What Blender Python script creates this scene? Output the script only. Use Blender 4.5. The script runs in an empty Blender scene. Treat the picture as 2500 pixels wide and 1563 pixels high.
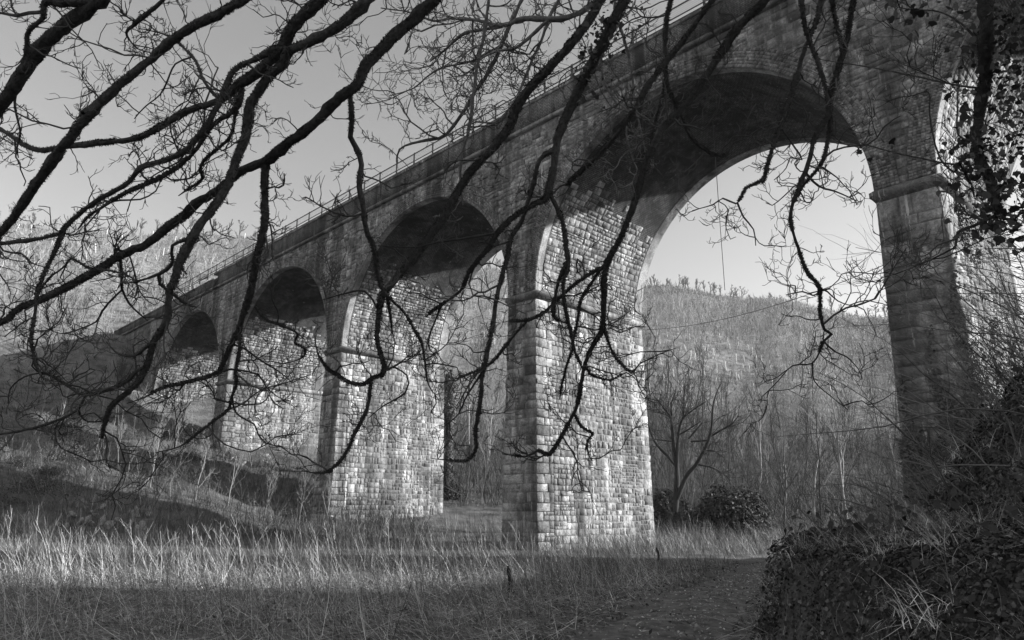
import bpy, math
import numpy as np
rng = np.random.default_rng(7)
R_ = math.radians
scene = bpy.context.scene
COL = scene.collection

# ------------------------------------------------------------------ camera
F_PX = 1761.97                                   # focal length for a 2500 px wide frame
CAM = np.array([23.449, -23.387, 1.6])
YAW, PIT, ROLL = R_(45.853), R_(14.842), R_(0.359)
FW = np.array([-math.sin(YAW) * math.cos(PIT), math.cos(YAW) * math.cos(PIT), math.sin(PIT)])
RT0 = np.array([math.cos(YAW), math.sin(YAW), 0.0])
UP0 = np.cross(RT0, FW)
RT = RT0 * math.cos(ROLL) + UP0 * math.sin(ROLL)
UP = -RT0 * math.sin(ROLL) + UP0 * math.cos(ROLL)
from mathutils import Matrix, Vector
cd = bpy.data.cameras.new('camera'); cam = bpy.data.objects.new('camera', cd); COL.objects.link(cam)
cd.sensor_width = 36; cd.lens = F_PX / 2500 * 36; cd.clip_end = 3000; cd.clip_start = 0.05
M = Matrix.Identity(4)
for i in range(3):
    M[i][0], M[i][1], M[i][2], M[i][3] = RT[i], UP[i], -FW[i], CAM[i]
cam.matrix_world = M
scene.camera = cam

# ------------------------------------------------------------------ sky, sun, exposure
SUN_PHI, SUN_EL = R_(45), R_(20)                 # phi: from +x (along the viaduct) towards +y
to_sun = Vector((math.cos(SUN_PHI) * math.cos(SUN_EL), math.sin(SUN_PHI) * math.cos(SUN_EL), math.sin(SUN_EL)))
w = bpy.data.worlds.new('World'); scene.world = w; w.use_nodes = True
nt = w.node_tree; nt.nodes.clear()
sky = nt.nodes.new('ShaderNodeTexSky'); sky.sky_type = 'NISHITA'; sky.sun_disc = False
sky.sun_elevation = SUN_EL; sky.sun_rotation = R_(90) - SUN_PHI
sky.air_density = 1.0; sky.dust_density = .7; sky.ozone_density = 1.0
dot = nt.nodes.new('ShaderNodeVectorMath'); dot.operation = 'DOT_PRODUCT'; dot.inputs[1].default_value = (0.72, 0.28, 0.0)   # black and white film with a filter
bg = nt.nodes.new('ShaderNodeBackground'); bg.inputs[1].default_value = 0.14
wo = nt.nodes.new('ShaderNodeOutputWorld')
nt.links.new(sky.outputs[0], dot.inputs[0]); nt.links.new(dot.outputs['Value'], bg.inputs[0]); nt.links.new(bg.outputs[0], wo.inputs[0])
sl = bpy.data.lights.new('sun', 'SUN'); sl.energy = 3.8; sl.angle = R_(0.9); sl.color = (1, 1, 1)
so = bpy.data.objects.new('sun', sl); COL.objects.link(so)
so.rotation_euler = to_sun.to_track_quat('Z', 'Y').to_euler()
vs = scene.view_settings; vs.view_transform = 'Standard'; vs.look = 'None'; vs.gamma = 1; vs.exposure = 1.25; vs.use_curve_mapping = False
scene.render.engine = 'CYCLES'; scene.cycles.max_bounces = 6; scene.cycles.diffuse_bounces = 3

# ------------------------------------------------------------------ helpers
def ray(u, v): return FW + ((u - 1250) * RT + (781.5 - v) * UP) / F_PX          # photo pixel -> direction, unit depth
def at(u, v, d): return CAM + ray(u, v) * d                                    # point at camera depth d
def ony(u, v, y): r = ray(u, v); return CAM + r * ((y - CAM[1]) / r[1])
def norm(a): return a / np.maximum(np.linalg.norm(a, axis=-1, keepdims=True), 1e-9)
def vnoise(x, y, seed=0):
    xi, yi = np.floor(x).astype(int), np.floor(y).astype(int); fx, fy = x - xi, y - yi
    def h(a, b):
        n = (a * 374761393 + b * 668265263 + seed * 1442695041) & 0x7fffffff
        n = ((n ^ (n >> 13)) * 1274126177) & 0x7fffffff
        return ((n ^ (n >> 16)) & 0xffff) / 65535.0
    fx = fx * fx * (3 - 2 * fx); fy = fy * fy * (3 - 2 * fy)
    return (h(xi, yi) * (1 - fx) + h(xi + 1, yi) * fx) * (1 - fy) + (h(xi, yi + 1) * (1 - fx) + h(xi + 1, yi + 1) * fx) * fy
def fbm(x, y, s, o=3, seed=0): return sum(vnoise(x * s * 2 ** i, y * s * 2 ** i, seed + i) * .5 ** i for i in range(o)) / sum(.5 ** i for i in range(o)) * 2 - 1

def new_obj(name, data, mat=None, parent=None, **props):
    o = bpy.data.objects.new(name, data); COL.objects.link(o)
    if mat is not None: data.materials.append(mat)
    if parent is not None: o.parent = parent
    for k, val in props.items(): o[k] = val
    return o
def thing(name, label, cat, group=None, loc=(0, 0, 0)):
    o = new_obj(name, None, label=label, category=cat); o.location = loc
    if group: o['group'] = group
    return o
def mesh_np(name, V, faces, tone=None, smooth=False):
    """V (n,3); faces: list of (m,k) index arrays; tone: one grey factor per vertex"""
    V = np.asarray(V, np.float32).reshape(-1, 3); me = bpy.data.meshes.new(name)
    me.vertices.add(len(V)); me.vertices.foreach_set('co', V.ravel())
    fs = [np.asarray(f, np.int32) for f in faces if len(f)]
    li = np.concatenate([f.ravel() for f in fs]); tot = np.concatenate([np.full(len(f), f.shape[1], np.int32) for f in fs])
    st = np.concatenate([[0], np.cumsum(tot)[:-1]]).astype(np.int32)
    me.loops.add(len(li)); me.loops.foreach_set('vertex_index', li)
    me.polygons.add(len(tot)); me.polygons.foreach_set('loop_start', st); me.polygons.foreach_set('loop_total', tot)
    if smooth: me.polygons.foreach_set('use_smooth', np.ones(len(tot), bool))
    if tone is not None:
        a = me.attributes.new('tone', 'FLOAT', 'POINT'); a.data.foreach_set('value', np.asarray(tone, np.float32).ravel())
    me.update(calc_edges=True)
    return me
def box_mesh(name, boxes, tone=None):
    """boxes: list of (x0,x1,y0,y1,z0,z1)"""
    V, Fc = [], []
    for b in boxes:
        n = len(V); V += [(b[i], b[2 + j], b[4 + k]) for i in (0, 1) for j in (0, 1) for k in (0, 1)]
        Fc += [[n + a for a in f] for f in ((0, 1, 3, 2), (4, 6, 7, 5), (0, 4, 5, 1), (2, 3, 7, 6), (0, 2, 6, 4), (1, 5, 7, 3))]
    return mesh_np(name, V, [Fc], tone if tone is not None else np.ones(len(V)))
def tubes(P, rad, sides=4):
    """P (N,n,3), rad (N,n) -> verts, quads of N tubes"""
    N, n, _ = P.shape
    t = norm(np.gradient(P, axis=1)); avg = norm(P[:, -1] - P[:, 0] + 1e-6)
    ref = np.where(np.abs(avg[:, 2:3]) > .8, np.array([[1., 0, 0]]), np.array([[0, 0, 1.]]))[:, None, :]
    a = norm(np.cross(t, np.broadcast_to(ref, t.shape))); b = np.cross(t, a)
    th = np.arange(sides) * 2 * np.pi / sides
    V = P[:, :, None, :] + rad[:, :, None, None] * (np.cos(th)[None, None, :, None] * a[:, :, None, :] + np.sin(th)[None, None, :, None] * b[:, :, None, :])
    i = np.arange(N)[:, None, None] * n * sides + np.arange(n - 1)[None, :, None] * sides; j = np.arange(sides)[None, None, :]; j2 = (j + 1) % sides
    Q = np.stack([i + j, i + j2, i + sides + j2, i + sides + j], -1).reshape(-1, 4)
    return V.reshape(-1, 3), Q
def grow(P0, D0, L, r0, n=6, wander=.3, bias=(0, 0, .1), taper=.8):
    N = len(P0); P = np.zeros((N, n, 3)); P[:, 0] = P0; d = norm(D0); st = (np.asarray(L) / (n - 1)).reshape(-1, 1)
    for i in range(1, n):
        d = norm(d + wander * rng.normal(size=(N, 3)) + np.asarray(bias)); P[:, i] = P[:, i - 1] + d * st
    t = np.linspace(0, 1, n)[None, :]
    return P, np.asarray(r0).reshape(-1, 1) * (1 - taper * t)
def spawn(P, rad, per, spread=(.6, 1.2), lo=.15):
    """pick start points along strands, directions leaning off the strand"""
    N, n, _ = P.shape; cnt = rng.poisson(per, N) if np.ndim(per) == 0 else rng.poisson(per)
    idx = np.repeat(np.arange(N), cnt); m = len(idx)
    t = rng.uniform(lo, .98, m) * (n - 1); i = np.minimum(t.astype(int), n - 2); f = (t - i)[:, None]
    p = P[idx, i] * (1 - f) + P[idx, i + 1] * f; d = norm(P[idx, i + 1] - P[idx, i])
    r = rad[idx, i] * (1 - f[:, 0]) + rad[idx, i + 1] * f[:, 0]
    q = norm(np.cross(d, rng.normal(size=(m, 3)))); ang = rng.uniform(*spread, m)[:, None]
    return idx, p, norm(d * np.cos(ang) + q * np.sin(ang)), r
class Soup:
    def __init__(s): s.V, s.F, s.T, s.n = [], {}, [], 0
    def add(s, V, Fc, tone=1.0):
        V = np.asarray(V).reshape(-1, 3); Fc = np.asarray(Fc)
        s.F.setdefault(Fc.shape[1], []).append(Fc + s.n); s.V.append(V); s.T.append(np.broadcast_to(np.asarray(tone, float), (len(V),))); s.n += len(V)
    def tubes(s, P, rad, sides=4, tone=None):
        V, Q = tubes(P, rad, sides); N, n = rad.shape
        tn = np.ones(N) if tone is None else np.asarray(tone); s.add(V, Q, np.repeat(tn, n * sides))
    def ribbons(s, P, rad, tone):
        N, n = rad.shape; a = norm(np.cross(P[:, -1] - P[:, 0], rng.normal(size=(N, 3))))[:, None, :] * rad[:, :, None] * 1.15
        V = np.stack([P - a, P + a], 2); i = np.arange(N)[:, None] * n * 2 + np.arange(n - 1)[None] * 2
        s.add(V, np.stack([i, i + 1, i + 3, i + 2], -1).reshape(-1, 4), np.repeat(tone, n * 2))
    def build(s, name, mat, parent=None, smooth=False, **props):
        me = mesh_np(name, np.concatenate(s.V), [np.concatenate(f) for f in s.F.values()], np.concatenate(s.T), smooth)
        return new_obj(name, me, mat, parent, **props)
def blades(s, base, tip_dir, L, wd, bend, tone, segs=2):
    """flat grass blades; base (N,3), tip_dir (N,3) unit, bend (N,3)"""
    N = len(base); a = rng.uniform(0, 2 * np.pi, N); side = np.stack([np.cos(a), np.sin(a), np.zeros(N)], -1)
    V = np.zeros((N, 2 * segs + 1, 3))
    for k in range(segs):
        t = k / segs; c = base + tip_dir * (L * t)[:, None] + bend * (t * t); ww = (wd * (1 - .6 * t))[:, None] / 2
        V[:, 2 * k] = c - side * ww; V[:, 2 * k + 1] = c + side * ww
    V[:, -1] = base + tip_dir * L[:, None] + bend
    o = np.arange(N)[:, None] * (2 * segs + 1)
    for k in range(segs - 1):
        s.F.setdefault(4, []).append(o + np.array([[2 * k, 2 * k + 1, 2 * k + 3, 2 * k + 2]]) + s.n)
    s.F.setdefault(3, []).append(o + np.array([[2 * segs - 2, 2 * segs - 1, 2 * segs]]) + s.n)
    s.V.append(V.reshape(-1, 3)); s.T.append(np.repeat(tone, 2 * segs + 1)); s.n += V.shape[0] * V.shape[1]
IVY = np.array([(0, 0, 0), (-.42, .12, .05), (-.5, .45, .0), (-.22, .62, .04), (0, 1, -.12), (.22, .62, .04), (.5, .45, 0), (.42, .12, .05)])
IVY_F = np.array([[0, 1, 2, 3], [0, 3, 4, 5], [0, 5, 6, 7]])
OVAL = np.array([(0, 0, 0), (-.26, .45, .08), (0, 1, -.05), (.26, .45, .08)]); OVAL_F = np.array([[0, 3, 2, 1]])
def leaves(s, pos, nrm, size, tone, shape=IVY, faces=IVY_F, jit=.5, down=0.0):
    N = len(pos); n = norm(nrm + jit * rng.normal(size=(N, 3)))
    ax = norm(np.cross(n, rng.normal(size=(N, 3)))); ax = norm(ax + np.array([0, 0, -down])); ax = norm(ax - n * (ax * n).sum(1, keepdims=True)); bx = np.cross(ax, n)
    V = pos[:, None, :] + size[:, None, None] * (shape[None, :, 0:1] * bx[:, None, :] + shape[None, :, 1:2] * ax[:, None, :] + shape[None, :, 2:3] * n[:, None, :])
    Fc = (np.arange(N)[:, None, None] * len(shape) + faces[None]).reshape(-1, faces.shape[1])
    s.add(V, Fc, np.repeat(tone, len(shape)))

# ------------------------------------------------------------------ materials (all neutral grey: the photograph is black and white)
def mat(name, base, rough=.9, attr=True, nscale=None, namp=.25, vec_scale=(1, 1, 1), bump=0.0, bscale=20.0, spec=.2, extra=None):
    m = bpy.data.materials.new(name); m.use_nodes = True; t = m.node_tree; N = t.nodes; L = t.links
    b = N['Principled BSDF']; b.inputs['Roughness'].default_value = rough; b.inputs['Specular IOR Level'].default_value = spec
    geo = N.new('ShaderNodeNewGeometry'); mp = N.new('ShaderNodeMapping'); mp.inputs['Scale'].default_value = vec_scale
    L.new(geo.outputs['Position'], mp.inputs['Vector'])
    val = N.new('ShaderNodeValue'); val.outputs[0].default_value = base; cur = val.outputs[0]
    def mul(a, bb):
        x = N.new('ShaderNodeMath'); x.operation = 'MULTIPLY'; L.new(a, x.inputs[0])
        if isinstance(bb, (int, float)): x.inputs[1].default_value = bb
        else: L.new(bb, x.inputs[1])
        return x.outputs[0]
    def noise(scale, detail=4, vec=None, lo=0., hi=1., f0=.3, f1=.7, rough_=.6):
        n = N.new('ShaderNodeTexNoise'); n.inputs['Scale'].default_value = scale; n.inputs['Detail'].default_value = detail; n.inputs['Roughness'].default_value = rough_
        L.new(vec if vec is not None else mp.outputs[0], n.inputs['Vector'])
        r = N.new('ShaderNodeMapRange'); r.inputs[1].default_value = f0; r.inputs[2].default_value = f1; r.inputs[3].default_value = lo; r.inputs[4].default_value = hi
        L.new(n.outputs[0], r.inputs[0]); return r.outputs[0]
    def mapping(sc):
        q = N.new('ShaderNodeMapping'); q.inputs['Scale'].default_value = sc; L.new(geo.outputs['Position'], q.inputs['Vector']); return q.outputs[0]
    def mix(a, v, fac):
        x = N.new('ShaderNodeMix'); x.data_type = 'FLOAT'; L.new(fac, x.inputs[0]); L.new(a, x.inputs[2]); x.inputs[3].default_value = v; return x.outputs[0]
    if attr:
        a = N.new('ShaderNodeAttribute'); a.attribute_name = 'tone'; cur = mul(cur, a.outputs['Fac'])
    if nscale: cur = mul(cur, noise(nscale, 5, None, 1 - namp, 1 + namp))
    if extra: cur = extra(N, L, cur, dict(mul=mul, noise=noise, mapping=mapping, mix=mix, geo=geo, b=b))
    L.new(cur, b.inputs['Base Color'])
    if bump:
        n = N.new('ShaderNodeTexNoise'); n.inputs['Scale'].default_value = bscale; n.inputs['Detail'].default_value = 6; L.new(mp.outputs[0], n.inputs['Vector'])
        bp = N.new('ShaderNodeBump'); bp.inputs['Strength'].default_value = 1; bp.inputs['Distance'].default_value = bump; L.new(n.outputs[0], bp.inputs['Height']); L.new(bp.outputs[0], b.inputs['Normal'])
    return m
def weather(dark=.2, white=.62, dark_amt=.85, white_cut=.62):
    def f(N, L, cur, h):
        st = h['noise'](1.0, 5, h['mapping']((1.9, 1.9, .12)), 0, dark_amt, .46, .60)          # soot streaks running down
        pt = h['noise'](.35, 4, None, 0, 1, .40, .58); cur = h['mul'](cur, h['noise'](.9, 5, None, .5, 1.45, .28, .72)); cur = h['mul'](cur, h['noise'](16, 6, None, .5, 1.5, .3, .7, .75))
        cur = h['mix'](cur, dark * .25, h['mul'](st, pt)); bs = h['noise'](1.0, 4, h['mapping']((.8, .8, .08)), 0, .66, .46, .6); cur = h['mix'](cur, dark * .35, bs)
        w1 = h['noise'](1.0, 6, h['mapping']((4.2, 4.2, .2)), 0, .9, white_cut - .04, white_cut + .02, .72)   # lime leaching
        w2 = h['noise'](.5, 3, None, 0, 1, .45, .62)
        cur = h['mix'](cur, white, h['mul'](w1, w2))
        sp = h['noise'](9.0, 4, None, 0, .5, .66, .72)                                       # lichen flecks
        return h['mix'](cur, white * .8, sp)
    return f
def brick_extra(scale, squash=1.0):
    def f(N, L, cur, h):
        br = N.new('ShaderNodeTexBrick'); br.inputs['Scale'].default_value = scale
        br.inputs['Color1'].default_value = (.9, .9, .9, 1); br.inputs['Color2'].default_value = (1.25, 1.25, 1.25, 1); br.inputs['Mortar'].default_value = (.45, .45, .45, 1)
        br.inputs['Mortar Size'].default_value = .02; br.inputs['Brick Width'].default_value = .24; br.inputs['Row Height'].default_value = .085
        uv = N.new('ShaderNodeUVMap'); L.new(uv.outputs[0], br.inputs['Vector'])
        bp = N.new('ShaderNodeBump'); bp.inputs['Distance'].default_value = .02; bp.invert = True; L.new(br.outputs['Fac'], bp.inputs['Height']); L.new(bp.outputs[0], h['b'].inputs['Normal'])
        return weather(.1, .5, .7, .66)(N, L, h['mul'](cur, br.outputs['Color']), h)
    return f
MAT = dict(
    ground=mat('meadow_soil', .12, nscale=.9, namp=.55, bump=.06, bscale=6),
    path=mat('path_soil', .15, attr=False, nscale=3.5, namp=.65, bump=.1, bscale=6),
    stone=mat('rock_faced_limestone', .285, nscale=5, namp=.4, bump=.05, bscale=7, extra=weather()),
    mortar=mat('lime_mortar', .22, attr=False, nscale=5, namp=.4, bump=.02, bscale=25, extra=weather(.3, .7)),
    brick=mat('sooty_brick', .25, nscale=11, namp=.3, bump=.008, bscale=40, extra=weather(.1, .5, .7, .66)),
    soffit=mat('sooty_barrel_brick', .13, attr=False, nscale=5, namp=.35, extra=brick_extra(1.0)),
    parapet=mat('parapet_brick', .2, attr=False, nscale=4, namp=.3, extra=brick_extra(1.0)),
    trim=mat('dressed_stone', .22, nscale=6, namp=.35, bump=.012, bscale=22, extra=weather()),
    iron=mat('weathered_steel', .12, rough=.6, attr=False, nscale=8, namp=.3),
    bark=mat('dark_mossy_bark', .055, rough=.95, nscale=30, namp=.5, bump=.012, bscale=70),
    bark_pale=mat('pale_bark', .16, rough=.95, nscale=20, namp=.4, bump=.01, bscale=50),
    moss=mat('dark_moss', .045, rough=1.0),
    twig=mat('grey_twig', .075, rough=.9),
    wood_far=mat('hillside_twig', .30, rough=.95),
    dry=mat('dry_grass', .46, rough=.9),
    litter=mat('dead_leaf', .24, rough=.9),
    ivy=mat('ivy_leaf', .105, rough=.62, spec=.22),
    evergreen=mat('bush_leaf', .045, rough=.6, spec=.3),
    guard=mat('plastic_tree_guard', .75, rough=.6, attr=False),
    rubble=mat('rubble_stone', .28, nscale=8, namp=.4, bump=.02, bscale=20),
)

# ------------------------------------------------------------------ terrain
BANK = np.array([(60, -27), (34, -21.6), (29, -20.6), (25, -19.6), (22.3, -18.2), (20.1, -16.3), (18.75, -14.3), (18.2, -11.5), (16.6, -5), (14.6, 0), (13.4, 5), (13.2, 12), (16, 24), (60, 40)], float)
AZ = np.array([-181, -90, -20, 8, 18, 26, 34, 48, 56, 64, 70, 76, 84, 105, 140, 181.])
DK = np.array([0, 36, 40, 43, 50, 62, 70, 79, 86, 98, 115, 150, 190, 215, 260, 420, 1200.])
ZT = np.array([
    [0, 0, 0, 0, .5, 1, 2, 3, 4, 6, 9, 16, 24, 26, 26, 22, 20],
    [0, 0, 0, 0, .5, 1, 2, 3, 4, 6, 9, 16, 24, 26, 26, 22, 20],
    [0, 0, 0, .2, .5, 1, 2, 4, 6, 9, 14, 24, 34, 36, 34, 30, 25],
    [0, 0, 0, 0, .3, 1, 2, 4, 6, 10, 17, 30, 43.5, 44.5, 42, 38, 30],
    [0, 0, 0, 0, .2, 1.5, 4, 7, 10, 15, 22, 34.5, 47.5, 49, 46, 40, 30],
    [0, 0, 0, 0, .2, 2, 5, 8.5, 12, 18, 26, 40, 55.5, 58, 55, 46, 30],
    [0, 0, 0, 0, .3, 2.5, 6, 10, 14, 20, 29, 44, 60.5, 65, 62, 50, 30],
    [0, 0, 0, .3, 1.2, 4.5, 8, 12, 16, 22, 31, 49, 66, 71, 68, 50, 30],
    [0, 0, .1, .4, 1.4, 5, 8.5, 12.5, 16.5, 23, 33, 52, 70.5, 74, 71, 50, 30],
    [0, 0, .15, 1.0, 2.6, 6.2, 9, 13, 17.5, 25, 35, 54, 71, 74, 71, 50, 30],
    [0, .0, .3, 1.7, 3.4, 6.5, 9, 12.5, 18, 25, 34, 52, 69.5, 72, 69, 50, 30],
    [0, .0, .3, 1.9, 3.8, 7.2, 9.8, 13.5, 19, 24, 33, 51, 66.5, 68, 66, 50, 30],
    [0, .1, .5, 2.0, 4.0, 7.5, 10, 13.5, 18, 23, 31, 47, 63, 65, 62, 45, 30],
    [0, .1, .5, 1.9, 3.8, 7, 9, 12, 15, 20, 27, 40, 54, 56, 54, 40, 30],
    [0, 0, .3, 1, 2, 4, 6, 8, 10, 13, 18, 27, 38, 40, 38, 30, 25],
    [0, 0, 0, 0, .5, 1, 2, 3, 4, 6, 9, 16, 24, 26, 26, 22, 20]])
def bank_sd(x, y):
    """signed distance right of the bank's foot (positive on the bank), and which way its face looks"""
    best = np.full(x.shape, 1e9); sgn = np.zeros(x.shape); seg = np.zeros(x.shape)
    for i in range(len(BANK) - 1):
        a, b = BANK[i], BANK[i + 1]; d = b - a; L2 = d @ d
        t = np.clip(((x - a[0]) * d[0] + (y - a[1]) * d[1]) / L2, 0, 1); px, py = a[0] + t * d[0] - x, a[1] + t * d[1] - y
        dist = np.hypot(px, py); c = d[0] * (y - a[1]) - d[1] * (x - a[0]); m = dist < best
        best = np.where(m, dist, best); sgn = np.where(m, np.where(c < 0, 1, -1), sgn); seg = np.where(m, i + t, seg)
    return best * sgn, seg
def H(x, y, rough=True):
    x = np.asarray(x, float); y = np.asarray(y, float)
    dx, dy = x - CAM[0], y - CAM[1]; d = np.hypot(dx, dy); az = np.degrees(np.arctan2(-dx, dy))
    ia = np.clip(np.searchsorted(AZ, az) - 1, 0, len(AZ) - 2); fa = (az - AZ[ia]) / (AZ[ia + 1] - AZ[ia]); fa = fa * fa * (3 - 2 * fa)
    di = np.clip(np.searchsorted(DK, d) - 1, 0, len(DK) - 2); fd = np.clip((d - DK[di]) / (DK[di + 1] - DK[di]), 0, 1)
    z = (ZT[ia, di] * (1 - fd) + ZT[ia, di + 1] * fd) * (1 - fa) + (ZT[ia + 1, di] * (1 - fd) + ZT[ia + 1, di + 1] * fd) * fa
    e, seg = bank_sd(x, y)
    wd = np.interp(seg, [0, 3, 4.5, 5.5, 7, 9, 12], [2.0, 1.9, 1.1, .3, .4, .8, 2.])
    e = e + .25 * fbm(x, y, .9, 2, 11)
    t = np.clip(e / wd, 0, 1); bank = 1.02 * t * t * (3 - 2 * t) + .2 * np.clip(e, 0, 1.8) + 1.35 * np.clip(e - 1.9, 0, 2.4) + .4 * np.clip(e - 4.3, 0, 6)
    bank = bank * np.interp(y, [-60, 8, 25, 45], [1, 1, .4, 0]); z = np.maximum(z, 0) + bank
    if rough: z = z + .08 * fbm(x, y, .5, 3, 3) * np.clip(d / 12, .2, 1) + np.clip((d - 39) / 6, 0, 1) * np.clip((az - 50) / 8, 0, 1) * (.42 * fbm(x, y, .42, 3, 13) + .22 * fbm(x, y, 1.1, 2, 14)) + np.clip((d - 45) / 60, 0, 1) * 1.6 * fbm(x, y, .05, 3, 5)
    return z
PATHC = np.array([(24.6, -26), (23.2, -23.2), (20.6, -19.6), (18.2, -16.2), (16.6, -13), (15.4, -10), (14.2, -6.5), (12.9, -2.6), (11.6, 1.5), (11, 6), (11.4, 12), (13, 22)], float)
def path_d(x, y):
    best = np.full(np.shape(x), 1e9)
    for i in range(len(PATHC) - 1):
        a, b = PATHC[i], PATHC[i + 1]; d = b - a; t = np.clip(((x - a[0]) * d[0] + (y - a[1]) * d[1]) / (d @ d), 0, 1)
        best = np.minimum(best, np.hypot(a[0] + t * d[0] - x, a[1] + t * d[1] - y))
    return best
def H3(p): return np.column_stack([p[:, 0], p[:, 1], H(p[:, 0], p[:, 1])])
rr = np.concatenate([[0], np.geomspace(.8, 1100, 190)])
aa = np.radians(np.concatenate([np.arange(-180, -6, 4.), np.arange(-6, 96, .35), np.arange(96, 180, 4.)]))
gx = CAM[0] - np.sin(aa)[None] * rr[:, None]; gy = CAM[1] + np.cos(aa)[None] * rr[:, None]; gz = H(gx, gy)
nr, na = gx.shape; I = np.arange(nr - 1)[:, None] * na; J = np.arange(na)[None]; J2 = (J + 1) % na
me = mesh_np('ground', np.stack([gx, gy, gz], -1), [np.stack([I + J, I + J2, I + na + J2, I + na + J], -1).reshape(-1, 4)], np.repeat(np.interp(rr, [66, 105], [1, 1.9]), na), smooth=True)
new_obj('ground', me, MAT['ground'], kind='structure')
# the footpath: a strip that follows the ground
pc = PATHC; seglen = np.concatenate([[0], np.cumsum(np.hypot(*np.diff(pc, axis=0).T))]); ts = np.linspace(0, seglen[-1], 150)
cxp, cyp = np.interp(ts, seglen, pc[:, 0]), np.interp(ts, seglen, pc[:, 1])
k5 = np.ones(9) / 9; cxp = np.convolve(np.pad(cxp, 4, 'edge'), k5, 'valid'); cyp = np.convolve(np.pad(cyp, 4, 'edge'), k5, 'valid')
tx, ty = np.gradient(cxp), np.gradient(cyp); ln = np.hypot(tx, ty); nx_, ny_ = -ty / ln, tx / ln
uu = np.linspace(-1, 1, 13); wob = .95 + .25 * fbm(ts, 0 * ts, .5, 3, 21); px = cxp[:, None] + nx_[:, None] * uu * wob[:, None]; py = cyp[:, None] + ny_[:, None] * uu * wob[:, None]
pz = H(px, py) + .018 - .03 * np.abs(uu)[None] ** 4
I = np.arange(149)[:, None] * 13; J = np.arange(12)[None]
new_obj('path', mesh_np('path', np.stack([px, py, pz], -1), [np.stack([I + J, I + J + 1, I + 14 + J, I + 13 + J], -1).reshape(-1, 4)], smooth=True), MAT['path'], kind='structure')

# ------------------------------------------------------------------ viaduct
S, PW, DEP, ZS, AR, ARZ, ZST, ZP = 17.084, 1.844, 8.40, 11.303, 7.62, 7.772, 20.28, 21.62
RING = .78
via = thing('viaduct', 'tall five-arched stone and brick railway viaduct crossing the valley', 'viaduct')
PIERS = {-2: 4.5, -1: -.6, 0: -.8, 1: 1.0}             # pier number -> foot level
def hw(z): return PW / 2 + .0185 * np.clip(ZS - z, 0, 20)
def yf(z): return -.012 * np.clip(ZS - z, 0, 20)
def set_uv(me, uv):                                    # uv per vertex
    l = me.uv_layers.new(name='UVMap'); vi = np.zeros(len(me.loops), np.int32); me.loops.foreach_get('vertex_index', vi)
    l.data.foreach_set('uv', np.asarray(uv, np.float32)[vi].ravel())

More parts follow.
